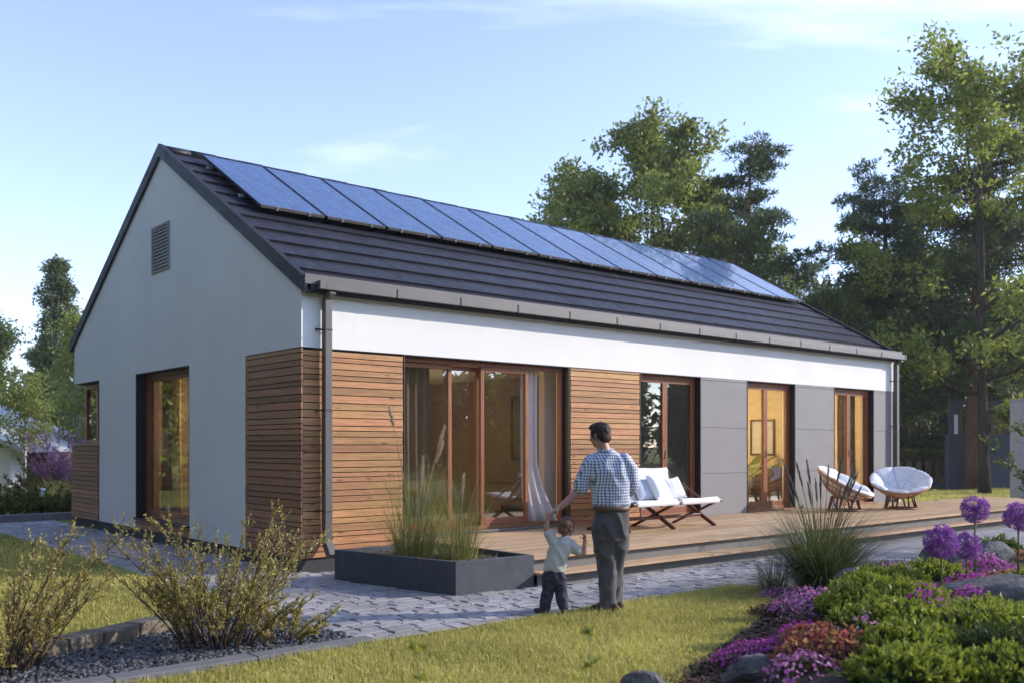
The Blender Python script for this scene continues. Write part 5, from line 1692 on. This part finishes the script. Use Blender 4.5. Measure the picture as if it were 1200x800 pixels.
# ================================================================== TREES
def branch_pts(p, d, ln, n, r, curl=.1, up=.05):
    pts = [p.copy()]
    for i in range(n):
        d = (d + Vector([r.gauss(0, curl) for _ in range(3)]) + Vector((0, 0, up))).normalized()
        p = p + d * (ln / n); pts.append(p.copy())
    return pts, d
def broadleaf(name, label, cat, loc, H, cb, prof, nprim, nl, lsz, ml, mb_, seed, r0=.16, lean=(0, 0), elev=(.25, 1.1), sig=.28, group=None, trunk_fork=None, nsub=5, clump=3):
    rng = np.random.default_rng(seed); r = random.Random(seed)
    g = thing(name, label, cat, loc, group=group)
    tr = MB()
    tp = [Vector((0, 0, -.05))]
    for i in range(1, 11):
        t_ = i / 10
        tp.append(Vector((lean[0] * t_ * H + .012 * H * math.sin(t_ * 5 + seed) * t_, lean[1] * t_ * H + .012 * H * math.cos(t_ * 4 + seed) * t_, H * .95 * t_)))
    def tat(t_):
        f_ = max(0, min(9.999, t_ * 10)); i = int(f_); return tp[i].lerp(tp[i + 1], f_ - i)
    tr.tube(tp, [r0 * (1.25 if i == 0 else 1) * (1 - i / 10) ** .8 + .012 for i in range(11)], 10)
    C = []; DD = []
    for i in range(nprim):
        t_ = cb + (.97 - cb) * ((i + r.random() * .6) / nprim)
        u = (t_ - cb) / (1 - cb)
        a = i * 2.399 + r.uniform(-.4, .4)
        ln = prof(u) * r.uniform(.7, 1.15)
        el = elev[0] + (elev[1] - elev[0]) * u + r.uniform(-.15, .15)
        d = Vector((math.cos(a) * math.cos(el), math.sin(a) * math.cos(el), math.sin(el)))
        pts, dl = branch_pts(tat(t_ * .95 / .95), d, ln, 6, r, .13, .04)
        rb = max(.012, r0 * .42 * (1 - u) + .012)
        tr.tube(pts, [rb * (1 - .85 * j / 6) for j in range(7)], 6, caps=False)
        for s_ in range(nsub):
            f_ = .30 + .70 * (s_ + r.random()) / nsub; j = min(5, int(f_ * 6))
            p = pts[j].lerp(pts[j + 1], f_ * 6 - j)
            base_d = (pts[j + 1] - pts[j]).normalized()
            dd = (base_d + Vector([r.gauss(0, .75) for _ in range(3)]) + Vector((0, 0, .12))).normalized()
            l2 = ln * r.uniform(.25, .5) * (1.1 - .4 * f_)
            p2, d2 = branch_pts(p, dd, l2, 4, r, .16, .05)
            tr.tube(p2, [rb * .35, rb * .28, rb * .2, rb * .12, .004], 4, caps=False)
            for q in range(2, 5):
                for _ in range(clump):
                    C.append(p2[q] + Vector([r.gauss(0, .35) for _ in range(3)]) * l2 * .4); DD.append(d2)
        C.append(pts[-1]); DD.append(dl)
    tr.build('trunk', M[mb_], g, True)
    C = np.array([tuple(c) for c in C]); DD = np.array([tuple(d) for d in DD])
    wgt = rng.gamma(1.3, 1, len(C)); wgt /= wgt.sum()
    idx = rng.choice(len(C), nl, p=wgt)
    P = C[idx] + rng.normal(size=(nl, 3)) * np.array([sig, sig, sig * .65])
    D = unit(DD[idx] * .5 + rng.normal(size=(nl, 3)) * .8 + np.array([0, 0, -.15]))
    V, Q = leaves(P, D, rng.uniform(lsz * .6, lsz * 1.25, nl), rng.uniform(lsz * .38, lsz * .6, nl), rng)
    leafobj('crown', [(V, Q)], M[ml], g)
    return g
def pine(name, label, loc, H, cb, prof, nwh, ntuft, seed, r0=.2, lean=(0, 0), nsz=.24, group=None, cat='pine tree', padz=.28, ml='needle', bark='pinebark'):
    rng = np.random.default_rng(seed); r = random.Random(seed)
    g = thing(name, label, cat, loc, group=group)
    tr = MB(); tp = []
    for i in range(11):
        t_ = i / 10
        tp.append(Vector((lean[0] * H * t_ + .02 * H * math.sin(t_ * 4 + seed) * t_, lean[1] * H * t_ + .02 * H * math.cos(t_ * 3 + seed) * t_, H * .97 * t_ - .05)))
    def tat(t_):
        f_ = max(0, min(9.999, t_ * 10)); i = int(f_); return tp[i].lerp(tp[i + 1], f_ - i)
    tr.tube(tp, [r0 * (1 - i / 10) ** .8 + .02 for i in range(11)], 10)
    C = []; S = []
    for i in range(nwh):
        t_ = cb + (.98 - cb) * (i + r.random() * .7) / nwh; u = (t_ - cb) / (1 - cb)
        a = i * 2.399 + r.uniform(-.5, .5); ln = prof(u) * r.uniform(.65, 1.2); el = r.uniform(-.05, .35) + .5 * u
        d = Vector((math.cos(a) * math.cos(el), math.sin(a) * math.cos(el), math.sin(el)))
        pts, dl = branch_pts(tat(t_), d, ln, 6, r, .14, .03)
        rb = max(.015, r0 * .35 * (1 - u))
        tr.tube(pts, [rb * (1 - .8 * j / 6) for j in range(7)], 6, caps=False)
        for j in range(2, 7):
            for q in range(3):
                dd = Vector((r.gauss(0, 1), r.gauss(0, 1), r.gauss(.15, .25)))
                e = pts[j] + dd.normalized() * ln * r.uniform(.08, .26)
                tr.tube([pts[j], e], [rb * .25, .006], 4, caps=False)
                C.append(e); S.append(.16 + .10 * ln * r.uniform(.6, 1.3))
    tr.build('trunk', M[bark], g, True)
    C = np.array([tuple(c) for c in C]); S = np.array(S)
    w_ = S ** 2; w_ /= w_.sum()
    idx = rng.choice(len(C), ntuft, p=w_)
    off = unit(rng.normal(size=(ntuft, 3))) * rng.uniform(0, 1, (ntuft, 1)) ** .45
    P = C[idx] + off * S[idx][:, None] * np.array([1.25, 1.25, padz * 2])
    per = 6
    PP = np.repeat(P, per, 0); D = unit(np.repeat(off, per, 0) * .5 + rng.normal(size=(ntuft * per, 3)) * .7 + np.array([0, 0, .35]))
    V, Q = leaves(PP, D, rng.uniform(nsz * .6, nsz * 1.2, ntuft * per), nsz * .2, rng, 0)
    leafobj('crown', [(V, Q)], M[ml], g)
    return g

def at(u, v, dep): return CAM + F * dep + R * ((u - 600) / 1106 * dep) + Vector((0, 0, (522 - v) / 1106 * dep))
def gp_(u, dep):
    q = CAM + F * dep + R * ((u - 600) / 1106 * dep); return (q.x, q.y, 0)
round_ = lambda a, e=.6: (lambda u: a * (.35 + .65 * math.sin(PI * min(1, .12 + .85 * u)) ** e))
# the tall ash on the right and its neighbours
broadleaf('ash_tree', 'tall airy ash tree with a slim bare trunk on the right lawn', 'tree', gp_(1154, 30.5), 12.9, .22, lambda u: 5.0 * math.sin(PI * (.16 + .72 * u)), 20, 23000, .20, 'leaf_ash', 'bark', 201, .17, (-.028, .01), (.10, 1.15), .24, nsub=6, clump=2)
pine('pine_tree', 'dark pine with a thick trunk directly behind the slim ash trunk', gp_(1140, 33.5), 11.5, .34, lambda u: 3.4 * (1 - .55 * u), 30, 7000, 202, .26, (-.05, -.02), group='pines behind the right lawn')
pine('pine_tree', 'dark pine left of the ash, rising behind the far roof corner', gp_(1040, 37), 12.0, .20, lambda u: 3.5 * (1 - .5 * u), 36, 9000, 203, .26, (-.01, 0), group='pines behind the right lawn')
pine('pine_tree', 'low dark pine peeping over the far end of the solar panels', gp_(930, 46), 10.6, .2, lambda u: 4.4 * (1 - .5 * u), 28, 6500, 204, .25, group='pines behind the right lawn')
broadleaf('broadleaf_tree', 'broadleaf tree at the right edge of the photo beyond the ash', 'tree', gp_(1235, 37), 14.0, .12, lambda u: 4.6 * math.sin(PI * (.2 + .68 * u)), 22, 17000, .24, 'leaf_ash', 'bark', 205, .2, (0, 0), (.1, 1.1), .28, clump=2)
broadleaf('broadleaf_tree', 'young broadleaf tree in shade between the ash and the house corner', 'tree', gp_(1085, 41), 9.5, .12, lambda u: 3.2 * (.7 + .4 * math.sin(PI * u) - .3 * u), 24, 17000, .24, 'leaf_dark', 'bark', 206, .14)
# behind the roof
broadleaf('broadleaf_tree', 'many-stemmed green broadleaf tree rising behind the middle of the roof', 'tree', gp_(762, 38), 13.9, .28, lambda u: 6.6 * (1 - u) ** .85 + 1.1, 18, 19000, .24, 'leaf_tree', 'bark', 211, .25, (.012, 0), (.42, 1.15), .24, nsub=7, clump=2)
broadleaf('broadleaf_tree', 'lower left companion of the broadleaf tree behind the roof', 'tree', gp_(690, 39), 12.4, .3, lambda u: 5.8 * (1 - u) ** .8 + 1.0, 17, 13000, .24, 'leaf_tree', 'bark', 212, .18, (-.02, 0), (.35, 1.1), .28, clump=2)
pine('pine_tree', 'dark pine with flat reaching boughs behind the right part of the roof', gp_(872, 35), 12.6, .45, lambda u: 3.9 * (1.05 - .75 * u), 17, 4600, 213, .22, (.0, -.01), group='pines behind the roof', padz=.20)
broadleaf('broadleaf_tree', 'broadleaf tree filling the gap before the reaching pine behind the roof', 'tree', gp_(822, 41), 12.6, .25, lambda u: 5.0 * (1 - u) ** .8 + .9, 16, 12000, .24, 'leaf_tree', 'bark', 214, .18, (-.01, 0), (.35, 1.1), .26, clump=2)
# left side
broadleaf('poplar_tree', 'tall narrow poplar left of the white gable', 'tree', gp_(70, 45), 10.9, .1, lambda u: 1.7 * (.75 + .4 * math.sin(PI * u) - .62 * u), 44, 13000, .20, 'leaf_poplar', 'birch', 221, .13, (0, 0), (.7, 1.25), .2, clump=2)
pine('pine_tree', 'dark broad pine in front of the poplar foot on the left', gp_(62, 52), 7.4, .18, lambda u: 2.6 * (1.05 - .6 * u), 26, 5200, 222, .2, group='trees on the left')
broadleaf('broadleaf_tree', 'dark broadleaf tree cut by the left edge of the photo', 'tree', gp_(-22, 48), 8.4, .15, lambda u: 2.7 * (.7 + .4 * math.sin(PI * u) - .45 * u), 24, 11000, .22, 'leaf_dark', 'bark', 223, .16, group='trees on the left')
broadleaf('birch_tree', 'pale-stemmed birch behind the purple lilac, beside the gable', 'tree', gp_(92, 34), 6.2, .2, lambda u: 1.3 * (.8 + .3 * math.sin(PI * u) - .5 * u), 20, 6500, .15, 'leaf_tree', 'birch', 224, .08, group='trees on the left')
broadleaf('young_tree', 'young thin-stemmed tree in front of the white neighbour house', 'tree', gp_(29, 27.5), 3.3, .45, lambda u: 1.0 * (.7 + .4 * math.sin(PI * u) - .3 * u), 16, 2600, .12, 'leaf_tree', 'birch', 225, .045, group='trees on the left', sig=.2)
# trees of the garden behind and beside the camera: they stand in the panes' reflections and shade the gable's side of the sky; the row nearest the gable is added to dim it
i = 0
for (x, y, H, kd, lb) in [(22, -40, 9, 0, 'round-headed tree across the garden, mirrored in the sliding door'), (27, -36, 7.5, 1, 'dark pine across the garden, mirrored in the sliding door'), (34, -34, 7.0, 0, 'garden tree mirrored in the tall window beside the bench'),
                      (15, -44, 9.5, 1, 'dark pine at the far garden end, mirrored at the left of the sliding door'), (40, -31, 6.2, 0, 'low tree mirrored in the middle grey-panel window'),
                      (-6.5, 23, 9, 0, 'tree beyond the left lawn, mirrored in the gable window'), (-10, 30, 10, 0, 'taller tree farther beyond the left lawn, mirrored in the gable window'), (-8, 38, 10, 1, 'pine far beyond the left lawn, mirrored in the gable window'), (-13, 24, 12, 1, 'pine beyond the neighbour lawn on the left'),
                      (-11, -5, 11, 0, 'added unseen broad tree left of the camera, keeping sky light off the gable'), (-11.5, 6, 10, 1, 'added unseen pine left of the path, keeping sky light off the gable'), (-12, 14, 11, 0, 'added unseen broad tree by the rear path, keeping sky light off the gable'),
                      (-15, 1, 12, 0, 'big tree on the neighbour plot facing the gable window'), (-17, 9, 13, 1, 'tall pine on the neighbour plot facing the gable'), (-16, 17, 12, 0, 'broad tree on the neighbour plot beyond the rear corner'), (-19, -8, 12, 0, 'broad tree on the neighbour plot behind the camera'), (-23, 4, 14, 1, 'tallest pine on the neighbour plot')]:
    if kd == 0: broadleaf('garden_tree', lb, 'tree', (x, y, 0), H, .12, lambda u, H=H: H * .30 * (.75 + .35 * math.sin(PI * u) - .4 * u), 26, 8000, .36, 'leaf_tree', 'bark', 231 + i, .2, group='trees round the garden', sig=.4)
    else: pine('garden_pine', lb, (x, y, 0), H, .15, lambda u, H=H: H * .27 * (1.05 - .7 * u), 28, 3200, 231 + i, .22, group='trees round the garden', nsz=.42)
    i += 1

# far wood that closes the horizon: one mass
def far_wood(name, label, spots, seed, per=520, lsz=.75, ml='leaf_wood'):
    rng = np.random.default_rng(seed); VV = []; tr = MB()
    for (x, y, H, Rr) in spots:
        u = rng.uniform(0, 1, per) ** .8; a = rng.uniform(0, 2 * PI, per)
        env = Rr * (np.sin(PI * (.12 + .82 * u)) ** .7) * rng.uniform(.5, 1, per) ** .5 * (1 + .25 * np.sin(a * 3 + u * 9))
        P = np.stack([x + np.cos(a) * env, y + np.sin(a) * env, H * (.06 + .94 * u)], 1)
        D = unit(rng.normal(size=(per, 3)) + np.array([0, 0, .2]))
        V, Q = leaves(P, D, rng.uniform(lsz * .5, lsz * 1.2, per), lsz * .5, rng)
        VV.append((V, Q)); tr.tube([(x, y, 0), (x, y, H * .8)], [.25, .05], 6)
    o = leafobj(name, VV, M[ml]); tag(o, label, 'woodland', None, 'stuff')
    t2 = tr.build(name, M['bark']); tag(t2, label, 'woodland', None, 'stuff')
    tm = t2.data.materials
    return o
r = random.Random(12); sp_ = []
for i in range(64):
    u = r.uniform(860, 1330); dep = r.uniform(42, 74)
    q = gp_(u, dep); sp_.append((q[0], q[1], r.uniform(6.5, 10.5), r.uniform(1.8, 3.2)))
far_wood('woodland', 'dark wood closing the view behind the right lawn', sp_, 301, 900)
sp_ = []
for i in range(46):
    u = r.uniform(-260, 330); dep = r.uniform(62, 120)
    q = gp_(u, dep); sp_.append((q[0], q[1], r.uniform(5.5, 9), r.uniform(2.2, 4)))
far_wood('woodland', 'hazy distant wood behind the white neighbour house', sp_, 302, 420, .9)
sp_ = []
for i in range(115):
    a = rad(r.uniform(-135, -20)); d_ = r.uniform(46, 75)
    sp_.append((2 + math.cos(a) * d_, math.sin(a) * d_, r.uniform(5, 7.5), r.uniform(2, 3.5)))
far_wood('woodland', 'wood edge across the garden, seen mirrored in the panes', sp_, 303, 430, 1.0)

sp_ = [(r.uniform(-32, -15), r.uniform(-26, 24), r.uniform(10, 15), r.uniform(2.6, 4)) for _ in range(46)]  # unseen trees added to block sky light from the gable
far_wood('woodland', 'added unseen wood left of the garden, keeping sky light off the gable', sp_, 304, 620, 1.15, 'leaf_wood_dark')

# ================================================================== NEIGHBOUR PLOTS
nb = thing('neighbour_house', 'white neighbour house with pale low-pitched roof at the left edge', 'house', gp_(-30, 30), (0, 0, YAWP))
m = MB(); m.box(-3.6, 1.14, 0, 5, .4, 1.5); m.box(-3.6, 1.14, 0, 5, 0, .01)
for a, b in ((-3.6, .95), (1.3, 1.42)): m.box(a, b, 0.001, 5, 0.01, .4)
m.build('wall', M['render'], nb)
m = MB(); m.prism([(-6.2, 3.7), (-4.4, 4.0), (1.85, 1.52), (1.85, 1.38), (-4.4, 3.85), (-6.2, 3.55)], 'y', -.6, 5.6)
m.build('roof', M['roof_pale'], nb)
m = MB(); m.box(1.145, 1.9, .9, 5, .0, 1.36); m.build('porch_wall', M['slat'], nb)
m = MB(); m.box(1.70, 1.76, -.3, -.24, 0, 1.42); m.build('porch_post', M['roof_pale'], nb)
for x in (.2, .62): MB().box(x, x + .24, -.012, -.002, .05, .38).build('window', M['glass'] if False else M['reveal'], nb)

lb_ = thing('garden_light', 'small bollard light with a plain white head between the left hedges', 'lamp', gp_(49, 21.3))
MB().tube([(0, 0, 0), (0, 0, .42)], .04, 10).build('post', M['black'], lb_, True)
m = MB(); m.tube([(0, 0, .42), (0, 0, .62)], .075, 14); m.build('lamp_head', M['cushion'], lb_, True)  # head is plain white and does not emit
bush('hedge_shrub', 'low yellow green hedge shrub at the left edge behind the dark kerb', 'shrub', gp_(22, 21.2), .62, .95, 40, 6000, .06, 'leaf_hedge', 401, group='hedge shrubs on the left')
bush('hedge_shrub', 'low green hedge shrub beside the rear corner of the house', 'shrub', gp_(64, 21.6), .68, .85, 40, 6000, .06, 'leaf_hedge', 402, group='hedge shrubs on the left')
bush('hedge_shrub', 'hedge shrub cut by the left edge of the photo', 'shrub', gp_(-14, 21.2), .6, .9, 36, 5000, .06, 'leaf_hedge', 403, group='hedge shrubs on the left')
bush('lilac_shrub', 'purple flowering lilac shrub beside the rear corner of the house', 'shrub', gp_(77, 25), 1.75, .75, 34, 5200, .075, 'petal_lilac', 404)
bush('garden_shrub', 'brownish shrub below the purple lilac', 'shrub', gp_(70, 24), .95, .9, 30, 3600, .07, 'leaf_redgreen', 405)
reed_clump('ornamental_grass', 'straw coloured grass clump between lilac and hedge on the left', 'ornamental grass', gp_(76, 22.8), 500, (.6, 1.1), .35, (.012, .02), (('straw', .6), ('reed_green', .4)), 406, bend=(.1, .5), radius=.4)
bush('garden_shrub', 'bushy green shrub before the white neighbour house', 'shrub', gp_(45, 26), 1.15, .9, 30, 3600, .08, 'leaf_hedge', 407)

gsh = 'unseen shrubs added to shade the pavement'  # added out of view so their shadows fall across the pavement
bush('garden_shrub', 'added unseen shrub beside the slabs, shading the pavement', 'shrub', (8.2, -6.25, 0), 1.7, .9, 40, 6000, .07, 'leaf_hedge', 411, group=gsh)
bush('garden_shrub', 'taller added unseen shrub behind the slab edge, shading the pavement', 'shrub', (10.3, -7.0, 0), 2.5, 1.2, 44, 8000, .08, 'leaf_hedge', 412, group=gsh)
bush('garden_shrub', 'tallest added unseen shrub farther along the slab edge, shading the pavement', 'shrub', (12.0, -7.6, 0), 3.0, 1.3, 44, 8000, .085, 'leaf_hedge', 413, group=gsh)
# right: slate wall with a slat screen, low fence with hedge, pillar, stone block
wl = thing('garden_wall', 'slate blue building wall with a band of wooden slats behind the trees', 'wall', gp_(1113, 33.8), (0, 0, YAWP + .14))
m = MB(); m.box(0, 9.0, 0, .3, 0, 1.98); m.build('wall', M['wall_blue'], wl)
m = MB()
for i in range(34): m.box(.42 + i * .25, .42 + i * .25 + .17, .10, .13, 1.98, 3.05)
m.build('slats', M['slat'], wl)
m = MB(); m.box(.1, 9.0, .05, .25, 3.05, 3.2); m.box(.1, .38, .05, .25, 1.98, 3.05); m.build('frame', M['wall_blue'], wl)
MB().box(.20, .34, .03, .05, 2.0, 2.7).build('white_panel', M['render'], wl)  # small plain white box, not emitting
fe = thing('low_fence', 'low dark slat fence on a plinth between house and slate wall', 'fence', gp_(1052, 34.5), (0, 0, YAWP + .05))
MB().box(0, 2.0, 0, .25, 0, .28).build('plinth', M['wall_blue'], fe)
for i in range(6): MB().box(.05 + i * .36, .05 + i * .36 + .16, .08, .14, .28, 1.02).build('slat', M['slat'], fe)
hd = thing('hedge', 'clipped bright green hedge behind the low dark fence', 'hedge', gp_(1082, 37.5), (0, 0, YAWP))
rng = np.random.default_rng(77); n = 9000
P = np.stack([rng.uniform(-1.4, 1.3, n), rng.uniform(-.5, .5, n), rng.uniform(0, 1, n) ** .6 * 1.35], 1)
P[:, 2] *= 1 + .06 * np.sin(P[:, 0] * 7)
V, Q = leaves(P, unit(rng.normal(size=(n, 3)) + np.array([0, -.4, .5])), .10, .05, rng); leafobj('foliage', [(V, Q)], M['leaf_hedge'], hd)
m = MB()
for i in range(9): m.tube([(-1.2 + i * .3, 0, 0), (-1.2 + i * .3, .05, .8)], [.03, .015], 5)
m.build('stems', M['bark'], hd)
o = thing('concrete_pillar', 'tall grey concrete pillar at the right edge of the photo', 'pillar', gp_(1203, 23.8), (0, 0, YAWP))
m = MB(); m.box(-.16, .5, 0, .5, 0, 2.72); m.build('shaft', M['pillar'], o, bevel=.01)
m = MB(); m.box(-.18, .52, -.02, .52, 2.72, 2.76); m.build('coping', M['pillar'], o, bevel=.006)
o = thing('stone_bench', 'low grey stone slab block at the right end of the deck', 'bench', gp_(1185, 22.3), (0, 0, YAWP))
m = MB(); m.box(-.45, .6, -.2, .3, .14, .24); m.build('top_slab', M['slab'], o, bevel=.01)
m = MB(); m.box(-.40, .55, -.16, .26, 0, .14); m.build('base', M['riser'], o)

hz = MB(); hz.box(-150, 190, -150, 190, -1, 18.5)
k = N('haze_air'); v_ = k.n('VolumePrincipled')
v_.inputs['Color'].default_value = (.86, .92, 1, 1); v_.inputs['Density'].default_value = .0006; v_.inputs['Anisotropy'].default_value = .25
k.l(v_.outputs[0], k.out.inputs['Volume'])
o = hz.build('haze', k.m); tag(o, 'thin pale summer haze in the air over the garden', 'haze', None, 'stuff')
